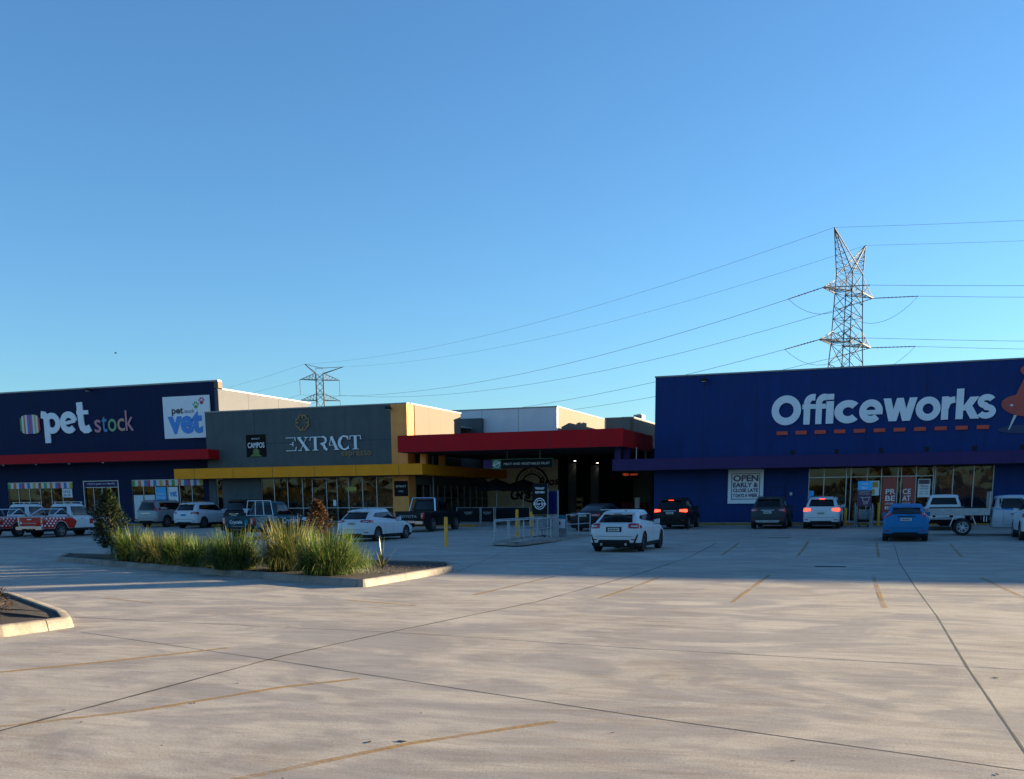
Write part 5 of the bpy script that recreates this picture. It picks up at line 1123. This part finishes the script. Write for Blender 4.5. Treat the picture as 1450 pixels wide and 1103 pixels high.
P('door_wrap', 'right', [(2.2, .98), (4.0, .98), (3.95, 1.09), (2.2, 1.09)], 'paint_cyan', .004, 8, 2)
mb = MB(); vs, fs = text_mb('Crystele', .015); xs2 = [v[0] for v in vs]; ys2 = [v[1] for v in vs]
mb.add([(.955, 2.45 + (v[0]-min(xs2))/(max(xs2)-min(xs2))*1.35, .66 + (v[1]-min(ys2))/(max(ys2)-min(ys2))*.34) for v in vs], fs); part('lettering', mb, 'sign_white', rt, world=False)
mb = MB(); text(mb, 'Crystele', -.42, .30, .72, .92, -.07, .015); part('lettering', mb, 'sign_white', rt, world=False)
mb = MB(); mb.box((.42, -.068, .70), (.62, -.06, .93)); mb.box((.47, -.068, .93), (.57, -.06, .97)); part('bottle_picture', mb, 'paint_cyan', rt, world=False)
P('bottle_picture', 'right', [(4.75, .55), (5.05, .55), (5.05, .97), (4.72, .97)], 'sky_blue', .006, 4, 4); P('splash_picture', 'right', [(4.25, .86), (4.72, .80), (4.70, .99), (4.35, .99)], 'sign_white', .006, 4, 3)
mb = MB()
for a, b_ in (((-.78, 1.12), (-.66, 1.84)), ((-.66, 1.84), (.66, 1.84)), ((.66, 1.84), (.78, 1.12)), ((-.78, 1.12), (.78, 1.12)), ((-.25, 1.12), (-.22, 1.84)), ((.25, 1.12), (.22, 1.84))): mb.bar((a[0], 1.86, a[1]), (b_[0], 1.86, b_[1]), .02, 6)
part('headboard_frame', mb, 'sign_white', rt, world=False)
# white hatch
d = dict(W=.89, L=4.30, H=1.47, lh=(.84, .96), lw=.42, ls=.34, garnish='paint_white'); x, y = RW(535.7, 766.3, 'hatch', d); vehicle('hatch', 'white hatchback stopped in the lane left of the lone yellow bollard', x, y, 'paint_white', rz=R(-2), dims=d, group=GP)
# black ute
d = dict(bumper='chrome', L=5.3, lw=.14); x, y = RW(614, 752.6, 'ute', d)
rt, hit, patch, P = vehicle('ute', 'black utility truck with chrome bumper parked in front of the mustard pillar', x, y, 'paint_black', dims=d, group=GP, name='utility_truck', cat='utility truck')
mb = MB(); text(mb, 'TOYOTA', -.52, .52, .78, .92, -.07, .01); part('lettering', mb, 'alu', rt, world=False)
mb = MB(); mb.tube([(-.78, 1.75, 1.12), (-.66, 1.95, 1.82), (.66, 1.95, 1.82), (.78, 1.75, 1.12)], .035, 8); part('sports_bar', mb, 'chrome', rt, world=False, smooth=True)
# dark sedan beyond the railing
vehicle('sedan', 'dark sedan beyond the railing, partly hidden by the white hatchback with a roof wing', XA(826, 52), 52.0, 'paint_black', rz=R(-12), dims=dict(lw=.42, recess=True), group=GP)
# white hatchback with wing (nearest)
d = dict(W=.89, L=4.30, H=1.42, lh=(.79, .96), lw=.34, ls=.32, pz=.76, recess=True, garnish='paint_white', ltaper=.15, wr=.32); x, y = RW(912, 780.8, 'hatch', d)
rt, hit, patch, P = vehicle('hatch', 'white sporty hatchback with a roof wing waiting in the lane, nearest car', x, y, 'paint_white', rz=R(0), dims=d, group=GP, rim='rim_dark')
for sx in (-1, 1):
    q = [(sx*.66, .30), (sx*.72, .30), (sx*.82, .60), (sx*.78, .60)]
    if sx < 0: q = [q[1], q[0], q[3], q[2]]
    P('bumper_vent', 'rear', q, 'plastic', .01, 2, 5)
P('rear_diffuser', 'rear', [(-.60, .20), (.60, .20), (.52, .42), (-.52, .42)], 'plastic', .012, 8, 3)
mb = MB(); mb.box((-.56, .30, 1.405), (.56, .52, 1.43)); mb.box((-.30, .34, 1.36), (-.27, .5, 1.405)); mb.box((.27, .34, 1.36), (.30, .5, 1.405)); part('roof_wing', mb, 'paint_white', rt, world=False)
for sx in (-1, 1): mb = MB(); mb.bar((sx*.42, -.07, .27), (sx*.42, .1, .27), .045, 10); part('exhaust_tip', mb, 'chrome', rt, world=False)
# SUVs by the blue wall
d = dict(W=.91, L=4.41, H=1.66, rails='plastic', garnish='chrome', ls=.26); x, y = RW(975.7, 748.7, 'suv', d); vehicle('suv', 'dark blue-black SUV with brake lights on, parked at the left end of the blue wall', x, y, 'paint_black', dims=d, group=GP, lights='lamp_on')
d = dict(W=.92, L=4.52, H=1.68, rails='plastic'); x, y = RW(1113.5, 748.4, 'suv', d); rt, hit, patch, P = vehicle('suv', 'dark grey SUV with silver bumper plate below the white framed sign', x, y, 'paint_grey', dims=d, group=GP, lights='lamp_red')
P('skid_plate', 'rear', [(-.55, .34), (.55, .34), (.62, .46), (-.62, .46)], 'galv', .014, 8, 3)
d = dict(W=.925, L=4.48, H=1.65, rails='plastic', ls=.26, garnish='paint_white', pz=.80); x, y = RW(1189, 748.4, 'suv', d); vehicle('suv', 'white SUV with bright brake lights parked by the glazed shopfront', x, y, 'paint_white', dims=d, group=GP, lights='lamp_on')
# blue hatch
d = dict(W=.86, L=3.96, H=1.47, lh=(.94, 1.16), lw=.17, ls=.20, pz=.86, garnish='plastic', wr=.305, cowl=2.95, rf=2.3, ax=(.70, 3.19), belt=(1.02, .94)); x, y = RW(1313, 766, 'hatch', d); vehicle('hatch', 'bright blue small hatchback in front of the red poster doors', x, y, 'paint_blue', dims=d, group=GP)
# white ute behind the flatbed
d = dict(H=1.72, bumper='galv'); vehicle('ute', 'white utility truck parked nose-in behind the flatbed, only its cab showing', XA(1337, 55.8), 53.6, 'paint_white', dims=d, group=GP, name='utility_truck', cat='utility truck')
# SUV cut by the right edge
d = dict(W=.93, L=4.6, H=1.66); p = G(1443, 765); vehicle('suv', 'white SUV cut by the right picture edge in front of the flatbed cab', p.x + .90, p.y - .8, 'paint_white', dims=d, group=GP)
# flatbed, side on
fx, fy = G(1361, 758.5).xy; zf = gz(fy)
rt, hit, patch, P = vehicle('cab', 'white single cab flatbed truck with aluminium drop-side tray seen side on', 0, 0, 'paint_cab', name='flatbed_truck', cat='truck', group=None, cladding=False)
rt.rotation_euler = (0, 0, R(-90)); rt.location = (fx + 1.15, fy + .88, zf)
mb = MB(); zt0 = .86
mb.box((-.93, -2.52, zt0), (.93, -.12, zt0 + .06)); part('tray_floor', mb, 'galv', rt, world=False)
for sx in (-1, 1):
    mb = MB(); mb.box((sx*.93, -2.52, zt0 + .01), (sx*.96, -.14, zt0 + .30)); dside = part('drop_side', mb, 'galv', rt, world=False)
    mb = MB(); mb.box((sx*.961, -2.52, zt0 + .02), (sx*.972, -.14, zt0 + .05)); mb.box((sx*.961, -2.52, zt0 + .25), (sx*.972, -.14, zt0 + .28))
    for k in range(6): mb.box((sx*.973, -2.3 + k*.38, zt0 + .12), (sx*.985, -2.26 + k*.38, zt0 + .17))
    link('rib', mb.mesh('rib'), 'alu', dside)
mb = MB(); mb.box((-.93, -2.55, zt0 + .01), (.93, -2.521, zt0 + .30)); part('tailgate', mb, 'galv', rt, world=False)
mb = MB(); mb.box((-.90, -2.45, zt0 + .062), (.90, -.2, zt0 + .34)); part('tray_cover', mb, 'black', rt, world=False)
mb = MB()
for sx in (-.9, -.3, .3, .9): mb.box((sx - .025, -.13, zt0), (sx + .025, -.08, 1.86))
mb.box((-.92, -.13, 1.80), (.92, -.08, 1.86)); mb.box((-.92, -.13, 1.25), (.92, -.08, 1.29)); mb.box((-.90, -.11, 1.29), (.90, -.10, 1.80)); part('headboard', mb, 'alu', rt, world=False)
mb = MB(); mb.box((-.45, -2.4, .52), (-.35, 2.6, .66)); mb.box((.35, -2.4, .52), (.45, 2.6, .66)); mb.bar((-.8, -1.12, .36), (.8, -1.12, .36), .06, 8); mb.box((-.3, -2.0, .40), (.3, -1.5, .62))
for k in range(4): mb.box((-.9, -2.3 + k*.7, .78), (.9, -2.22 + k*.7, .86))
part('chassis', mb, 'black', rt, world=False)
mb = MB()
for sx in (-1, 1):
    mb.bar((sx*.88, -1.62, .42), (sx*.88, -1.48, .84), .02, 5); mb.bar((sx*.88, -.60, .46), (sx*.88, -.76, .84), .02, 5); mb.bar((sx*.9, -.30, .60), (sx*.9, -.30, .84), .02, 5); mb.bar((sx*.9, -.20, .60), (sx*.9, -.20, .84), .02, 5)
part('mudguard_stay', mb, 'sign_white', rt, world=False)
for sx in (-1, 1): wheel(rt, (sx*.78, -1.12, .36), .36, .21, sx, 'paint_white', 8)
mb = MB()
for s_, a, b_, c_, d_ in (('PLUMBER BUI', .72, 1.75, .86, .95), ('RENOVATIONS', .95, 1.75, .73, .80)):
    vs, fs = text_mb(s_, .01); xa = [v[0] for v in vs]; ya = [v[1] for v in vs]; mb.add([(.925, a + (v[0]-min(xa))/(max(xa)-min(xa))*(b_-a), c_ + (v[1]-min(ya))/(max(ya)-min(ya))*(d_-c_)) for v in vs], fs, 0 if s_[0] == 'P' else 1)
part('lettering', mb, ['film_navy', 's_red'], rt, world=False)
P('roof_stripe', 'right', [(.16, 1.10), (1.95, 1.06), (1.95, 1.12), (.16, 1.16)], 'paint_blue', .004, 8, 2); P('roof_patch', 'top', [(-.5, .3), (.5, .3), (.5, 1.1), (-.5, 1.1)], 'paint_blue', .005, 6, 6)  # blue patches over the white cab's upper side and roof

# ------------------------------------------------------------------ trolley bays
def trolley(x, y, z, rz, label, group):
    root = thing('shopping_trolley', label, 'shopping trolley', (x, y, z), rz, group)
    b = MB(); r_ = .006
    def pt(u, v, w_): return ((u-.5)*(.40 + .14*v), -.45 + .85*(1-v) if False else -.42 + .84*v*1.0, .48 + .42*w_ + .10*(v-.5)*(1-w_))
    for k in range(6): w_ = k/5; b.tube([pt(0,0,w_), pt(0,1,w_), pt(1,1,w_), pt(1,0,w_), pt(0,0,w_)], r_, 3)
    for k in range(7): v = k/6; b.tube([pt(0,v,1), pt(0,v,0), pt(1,v,0), pt(1,v,1)], r_, 3)
    for k in range(1, 5): u = k/5; b.tube([pt(u,0,1), pt(u,0,0), pt(u,1,0), pt(u,1,1)], r_, 3)
    part('basket', b, 'galv', root, world=False)
    b = MB()
    for sx in (-1, 1): b.tube([(sx*.22, -.40, .10), (sx*.24, .42, .12), (sx*.25, .46, .95)], .013, 5); b.bar((sx*.24, .40, .3), (sx*.2, -.3, .48), .011, 5)
    part('frame', b, 'galv', root, world=False); b = MB(); b.bar((-.27, .50, .98), (.27, .50, .98), .017, 7); part('handle', b, 'plastic', root, world=False)
    for sx in (-1, 1):
        for yy in (-.38, .40): b = MB(); b.bar((sx*.23 - .015, yy, .06), (sx*.23 + .015, yy, .06), .06, 10); part('castor', b, 'tyre', root, world=False)
    return root
def copy_thing(src, loc, label):
    r_ = src.copy(); C.objects.link(r_); r_.location = loc; r_['label'] = label
    for ch in list(src.children):
        c_ = ch.copy(); C.objects.link(c_); c_.parent = r_
    return r_
# galvanised railing on the raised island
kp = [(-13.7, 37.4), (-13.6, 48.4), (-15.6, 49.2), (-16.3, 44.0), (-15.1, 38.2)]
island(kp[::1], 'low concrete island under the galvanised railing and black trolley sign', h=.10, wk=.5, r=.3, split=3, fill='concrete')
root = thing('steel_railing', 'galvanised trolley bay railing with many posts left of the white hatchback', 'railing', (-14.8, 41, .0))
for (ax_, ay_), (bx_, by_), n, h0 in (((-15.25, 38.9), (-14.35, 43.4), 5, .93), ((-16.1, 41.2), (-15.3, 45.0), 5, .93), ((-14.5, 46.2), (-13.95, 48.2), 3, 1.0)):
    b = MB(); zb = gz(ay_) + .02; b.bar((ax_, ay_, zb + h0), (bx_, by_, gz(by_) + h0 + .02), .025, 8); part('top_rail', b, 'galv', root, smooth=True)
    b = MB(); b.bar((ax_, ay_, zb + h0*.55), (bx_, by_, gz(by_) + h0*.55 + .02), .02, 8); part('mid_rail', b, 'galv', root, smooth=True)
    for k in range(n):
        t_ = k/(n-1); x_, y_ = ax_ + (bx_-ax_)*t_, ay_ + (by_-ay_)*t_; b = MB(); b.bar((x_, y_, gz(y_)), (x_, y_, gz(y_) + h0), .028, 8); b.bar((x_, y_, gz(y_) + .10), (x_, y_, gz(y_) + .12), .07, 8); part('post', b, 'galv', root, smooth=40)
t = thing('trolley_sign', 'tall black trolley return sign with round white logo above the railing', 'sign', (-14.4, 43.5, .05)); x0, x1 = XA(753.5, 43.5), XA(775, 43.5)
z0, z1 = 1.16, 2.50
b = MB(); b.box((x0, 43.5, z0), (x1, 43.55, z1)); part('board', b, 'black', t); b = MB(); b.bar((x0 + .02, 43.58, 0), (x0 + .02, 43.58, z1), .025, 6); b.bar((x1 - .02, 43.58, 0), (x1 - .02, 43.58, z1), .025, 6); part('post', b, 'galv', t)
lett(t, [('TROLLEY', x0 + .14, x1 - .12, 2.24, 2.33), ('RETURN', x0 + .15, x1 - .13, 2.07, 2.16)], 43.485, 'sign_white', bold=.03)
b = MB(); cx_, cz_ = (x0+x1)/2, 1.62; ribbon(b, arc(cx_, cz_, .235, 0, 360, 30)[:-1], .035, 43.48, .01, closed=True); ribbon(b, arc(cx_, cz_, .15, 35, 160, 14), .03, 43.48, .01); ribbon(b, arc(cx_, cz_, .15, 215, 340, 14), .03, 43.48, .01); text(b, 'Grocer Bros', cx_ - .3, cx_ + .3, cz_ - .06, cz_ + .07, 43.475, .02); part('logo', b, 'sign_white', t)
x0, x1 = XA(776.5, 44.2), XA(789, 44.2)
t = thing('screen_wall', 'plain dark blue screen above corrugated steel sheet beside the black trolley sign', 'screen', (x0, 44.2, .06)); b = MB(); b.box((x0, 44.2, 1.16), (x1, 44.24, 2.16)); part('upper_panel', b, 'film_navy', t)
b = MB(); n = 9
for k in range(n): xa = x0 + (x1-x0)*k/n; b.box((xa, 44.19 if k % 2 else 44.205, .06), (xa + (x1-x0)/n, 44.23, 1.15))
part('corrugated_sheet', b, 'galv', t); b = MB(); b.bar((x1 + .03, 44.22, .06), (x1 + .03, 44.22, 2.2), .03, 8); b.bar((x0 - .02, 44.25, .06), (x0 - .02, 44.25, 2.2), .025, 8); part('post', b, 'galv', t)
x0, x1 = XA(790, 45), XA(802, 45); t = thing('notice_frame', 'pale green framed notice on the railing, right of the corrugated panel', 'notice', (x0, 45, .08)); b = MB(); b.box((x0, 45, .12), (x1, 45.03, 1.10)); part('backing', b, 'alu', t); b = MB(); b.box((x0 + .06, 44.985, .52), (x1 - .06, 45, .92)); part('sheet', b, 'sign_white', t); b = MB(); b.box((x0 + .07, 44.975, .66), (x0 + .13, 44.984, .82)); part('mark', b, 's_red', t); b = MB(); b.box((x0, 44.985, .96), (x1, 45, 1.09)); part('header', b, 'paint_cyan', t)
tr0 = trolley(-14.95, 43.9, .10, R(5), 'wire shopping trolley nested in the railed bay below the black sign', 'trolleys in the railed bay')
for k in range(1, 5): copy_thing(tr0, (-14.95 + .03*k, 43.9 + .34*k, .10), 'wire shopping trolley nested in the railed bay below the black sign')
# stationery store trolley bay
yb_ = 57.6; x0, x1 = XA(1212, yb_), XA(1236, yb_); zb = gz(yb_)
t = thing('trolley_bay', 'narrow trolley bay with blue return sign in front of the glazed shopfront', 'trolley bay', ((x0+x1)/2, yb_, zb))
b = MB(); b.box((x0 + .08, yb_, 2.16), (x1 - .05, yb_ + .05, 2.62)); sb = part('header_board', b, 'sky_blue', t); b = MB(); b.box((x0 + .08, yb_, 1.35), (x1 - .05, yb_ + .05, 2.15)); part('sign_board', b, 'film_navy', t)
lett(t, [('Trolley', x0 + .27, x1 - .25, 2.40, 2.54), ('Return', x0 + .27, x1 - .25, 2.22, 2.36)], yb_ - .015, 'sign_white', bold=.02)
lett(t, [('PLEASE PUT', x0 + .14, x1 - .14, 2.03, 2.10), ('TROLLEYS BACK', x0 + .14, x1 - .14, 1.93, 1.99)], yb_ - .015, 'alu', bold=.01)
b = MB(); ribbon(b, [(x0 + .22, 1.80), (x0 + .32, 1.78), (x0 + .38, 1.58), (x1 - .22, 1.58), (x1 - .14, 1.80), (x0 + .34, 1.76)], .03, yb_ - .02, .01); ribbon(b, arc(x0 + .44, 1.48, .04, 0, 360, 12)[:-1], .025, yb_ - .02, .01, closed=True); ribbon(b, arc(x1 - .28, 1.48, .04, 0, 360, 12)[:-1], .025, yb_ - .02, .01, closed=True); part('trolley_picture', b, 'alu', t)
for xx in (x0, x1):
    b = MB()
    for k in range(3): yy = yb_ + k*1.1; b.bar((xx, yy, zb), (xx, yy, zb + (1.15 if k else 1.25)), .028, 8)
    b.bar((xx, yb_, zb + 1.12), (xx, yb_ + 2.2, zb + 1.12), .025, 8); b.bar((xx, yb_, zb + .6), (xx, yb_ + 2.2, zb + .6), .02, 8); part('side_rail', b, 'galv', t, smooth=40)
b = MB()
for xx in (x0 + .10, x1 - .08): b.bar((xx, yb_ + .08, zb), (xx, yb_ + .08, 2.62), .022, 6)
part('sign_post', b, 'galv', t)
xc = (x0+x1)/2; b = MB(); b.box((xc - .3, yb_ + .01, zb + .28), (xc + .3, yb_ + .03, zb + .42)); part('ground_plate', b, 'black', t)
t1 = trolley(xc, yb_ + .65, zb, 0, 'wire shopping trolley nested in the bay with the blue return sign', 'trolleys under the blue return sign')
for k in range(1, 4): copy_thing(t1, (xc, yb_ + .65 + .32*k, zb), 'wire shopping trolley nested in the bay with the blue return sign')

# ------------------------------------------------------------------ transmission towers and lines
def cam_dir(px): v = CAM @ Vector(((px - CX)/FPX, 0, 0)); return v
fwd = Vector((-math.sin(R(20.5)), math.cos(R(20.5)), 0)); rgt = Vector((math.cos(R(20.5)), math.sin(R(20.5)), 0))
def atD(px, py, D):
    d = CAM @ Vector(((px - CX) / FPX, -(py - CY) / FPX, -1)); t_ = D / d.dot(fwd); return Vector((0, 0, EYE)) + d * t_
def lattice(b, base, ax_u, ax_v, zs, ws, r_, rb):
    "four legs with width ws at heights zs, X bracing per face"
    cor = []
    for z, w_ in zip(zs, ws): cor.append([base + ax_u*(su*w_/2) + ax_v*(sv_*w_/2) + Vector((0,0,z)) for su, sv_ in ((-1,-1),(1,-1),(1,1),(-1,1))])
    for k in range(len(zs)-1):
        for i in range(4):
            j = (i+1) % 4; b.bar(cor[k][i], cor[k+1][i], r_, 4); b.bar(cor[k][i], cor[k+1][j], rb, 3); b.bar(cor[k][j], cor[k+1][i], rb, 3)
            if k % 2 == 0: b.bar(cor[k][i], cor[k][j], rb, 3)
    return cor
def arm(b, cor_lo, cor_hi, tip, r_, rb):
    for p_ in cor_lo: b.bar(p_, tip, r_, 4)
    for p_ in cor_hi: b.bar(p_, tip, rb, 4)
    n = 5
    for k in range(1, n):
        t_ = k/n; q = [p_.lerp(tip, t_) for p_ in cor_lo]; u = [p_.lerp(tip, t_) for p_ in cor_hi]; q0 = [p_.lerp(tip, t_ - 1/n) for p_ in cor_lo]
        b.bar(q[0], q[1], rb*.8, 3); b.bar(q0[0], q[1], rb*.8, 3); b.bar(q[0], u[0], rb*.8, 3); b.bar(q[1], u[1], rb*.8, 3); b.bar(q0[0], u[0], rb*.8, 3); b.bar(q0[1], u[1], rb*.8, 3)
def wire(a, b_, sag, r_, label, n=24):
    m = MB(); pts = [a.lerp(b_, k/n) - Vector((0, 0, sag*4*(k/n)*(1-k/n))) for k in range(n+1)]; m.tube(pts, r_, 4)
    solo('power_line', m, 'wire', label, 'power line', 'high voltage lines', loc=a)

def pt_at(px, py, D): return atD(px, py, D)
tuL, tuR = atD(1165.5, 407, 232.0), atD(1236.5, 422, 244.6); tuR.z = tuL.z
base1 = (tuL + tuR)/2; base1.z = 0; u1 = (tuR - tuL); hw1 = u1.length/2; u1.normalize(); v1 = Vector((-u1.y, u1.x, 0))
tlL, tlR = atD(1159, 481.5, 231.3), atD(1236.5, 491.5, 244.6); zl = (tlL.z + tlR.z)/2; zu = tuL.z; D1 = 238.3
zw = atD(1201, 389, D1).z
pk = [atD(1181.5, 322, 230.5), atD(1226, 347.5, 246.5)]
T1 = thing('lattice_pylon', 'tall lattice transmission tower with twin peaks behind the blue store', 'pylon', base1, group='lattice transmission towers')
b = MB(); dz = (zu - zl)/4; hs = [0, 6, 12, 17, 21, 25, 28.5, 31.5] + [zl, zl + dz, zl + 2*dz, zl + 3*dz, zu, zw]; hs = [h for i, h in enumerate(hs) if i >= 8 or h < zl - 1.5]; kl = sum(1 for h in hs if h < zl - .1); ku = kl + 4
ws_ = [8.6 - 3.8*min(1, h/zl) if h <= zl else 4.8 - (h - zl)*.055 for h in hs]
cor = lattice(b, base1, u1, v1, hs, ws_, .15, .075); top = cor[-1]
for s_, (i0, i1, j0, j1) in ((0, (0, 3, 1, 2)), (1, (1, 2, 0, 3))):
    T_ = pk[s_]; b.bar(top[i0], T_, .13, 4); b.bar(top[i1], T_, .13, 4); b.bar(top[j0], T_, .12, 4); b.bar(top[j1], T_, .12, 4)
    for k in range(1, 7):
        t_ = k/7; A_ = [top[q].lerp(T_, t_) for q in (i0, i1, j0, j1)]; B_ = [top[q].lerp(T_, t_ - 1/7) for q in (i0, i1, j0, j1)]
        b.bar(A_[0], A_[1], .05, 3); b.bar(B_[0], A_[1], .05, 3); b.bar(A_[0], A_[2], .05, 3); b.bar(A_[1], A_[3], .05, 3); b.bar(B_[0], A_[2], .05, 3); b.bar(B_[3], A_[1], .05, 3)
part('tower_frame', b, 'steel_pylon', T1)
tips = {}
for nm, z_, kidx in (('u', zu, ku), ('l', zl, kl)):
    for s_, sx in ((0, -1), (1, 1)):
        tip = base1 + u1*(sx*(hw1 + (.6 if nm == 'l' and s_ == 0 else 0))) + Vector((0, 0, z_)); tips[nm, s_] = tip
        i0, i1 = (0, 3) if sx < 0 else (1, 2); lo = [cor[kidx][i0], cor[kidx][i1]]
        hi = [base1 + u1*(sx*2.1) + v1*(e*2.1) + Vector((0, 0, z_ + 2.9)) for e in (-1, 1)]
        b = MB(); arm(b, lo, hi, tip, .14, .08); part('cross_arm', b, 'steel_pylon', T1)
D2 = 470.0; base2 = atD(459.5, 712, D2); base2.z = 0; u2 = (rgt*.97 + fwd*.24).normalized(); v2 = Vector((-u2.y, u2.x, 0))
T2 = thing('lattice_pylon', 'small distant lattice tower with flared top above the grey shop roof', 'pylon', base2, group='lattice transmission towers')
def z2(py): return atD(459.5, py, D2).z
b = MB(); hs = [0, 8, 16, 24, 30, 35, 40, z2(567), z2(558), z2(548), z2(538), z2(529)]; cor2 = lattice(b, base2, u2, v2, hs, [7.5 - 4.3*min(1, h/44) for h in hs], .17, .09)
t2 = cor2[-1]; pk2 = [atD(431.5, 515.5, D2 - 2), atD(486, 519.5, D2 + 2)]
for s_, q in ((0, (0, 3, 1, 2)), (1, (1, 2, 0, 3))):
    for i in q[:2]: b.bar(t2[i], pk2[s_], .16, 4)
    for i in q[2:]: b.bar(t2[i] + Vector((0,0,2.2)), pk2[s_], .07, 3); b.bar(t2[i], t2[i] + Vector((0,0,2.2)), .07, 3)
part('tower_frame', b, 'steel_pylon', T2)
tips2 = {}
for nm, k, pyv in (('u', 10, 538), ('l', 7, 567)):
    for s_, sx in ((0, -1), (1, 1)):
        tip = base2 + u2*(sx*8.6) + Vector((0,0,z2(pyv))); lo = [cor2[k][i] for i in ((0,3) if sx < 0 else (1,2))]; hi = [base2 + u2*(sx*1.6) + v2*(e*1.6) + Vector((0,0,z2(pyv) + 2.9)) for e in (-1, 1)]
        b = MB(); arm(b, lo, hi, tip, .15, .09); part('cross_arm', b, 'steel_pylon', T2)
        e = tip - Vector((0, 0, 6.4)); b = MB(); b.bar(tip, e, .11, 6); part('insulator_string', b, 'insulator', T2); tips2[nm, s_] = e
dirL = (base2 - base1).normalized(); far3 = base2 + (base2 - base1)*.9 + rgt*-60
dirR = (atD(1900, 712, 205) - base1); dirR.z = 0; dirR.normalize()
def string(tip, d, L_, drop):
    e = tip + d*L_ - Vector((0, 0, drop)); b = MB(); b.bar(tip, e, .09, 6)
    n = 9
    for k in range(n): p_ = tip.lerp(e, .15 + .8*k/n); b.bar(p_, p_ + (e - tip).normalized()*.12, .17, 8)
    r_ = MB(); c_ = e; s_ = Vector((-d.y, d.x, 0))
    part('insulator_string', b, 'insulator', T1); return e
side = {0: 'left', 1: 'right'}
for nm in ('u', 'l'):
    for s_ in (0, 1):
        tip = tips[nm, s_]; a = string(tip, dirL, 9.5, .9); c_ = string(tip, dirR, 9.5, .25)
        m = MB(); m.tube([a.lerp(c_, k/12) - Vector((0,0,4.4*4*(k/12)*(1-k/12))) for k in range(13)], .05, 4); part('jumper_loop', m, 'wire', T1)
        pos = {'u': 'upper', 'l': 'lower'}[nm]
        wire(a, tips2[nm, s_], 7.0, .05, f'{pos} conductor from the {side[s_]} arm of the tall tower to the distant tower')
        wire(c_, tip + dirR*330 + Vector((0, 0, -1)), 7.0, .045, f'{pos} conductor leaving the {side[s_]} arm of the tall tower to the right')
        wire(tips2[nm, s_], tips2[nm, s_] + (far3 - base2) - Vector((0,0,2)), 6, .05, f'{pos} conductor leaving the {side[s_]} arm of the distant tower to the left')
for s_ in (0, 1):
    wire(pk[s_], pk2[s_], 5.5, .032, f'thin earth wire from the {side[s_]} peak of the tall tower to the distant tower')
    wire(pk[s_], pk[s_] + dirR*330, 5.5, .03, f'thin earth wire leaving the {side[s_]} peak of the tall tower to the right')
    wire(pk2[s_], pk2[s_] + (far3 - base2) - Vector((0,0,4)), 5, .04, f'thin earth wire leaving the {side[s_]} peak of the distant tower to the left')
# a bird far off in the sky
q = atD(164, 500, 120); b = MB(); b.bar(q - rgt*.14, q + rgt*.14, .05, 6, .02)
for e in (-1, 1): b.add([q + fwd*(e*.05), q + rgt*.08 + fwd*(e*.05), q + fwd*(e*.3) + rgt*.03 + Vector((0,0,.12)), q + Vector((0,0,.02)) - rgt*.1 + fwd*(e*.05)], [(0,1,2,3)])
solo('bird', b, 'plastic', 'tiny dark bird flying in the sky above the left store', 'bird', loc=q)
bpy.context.view_layer.update()
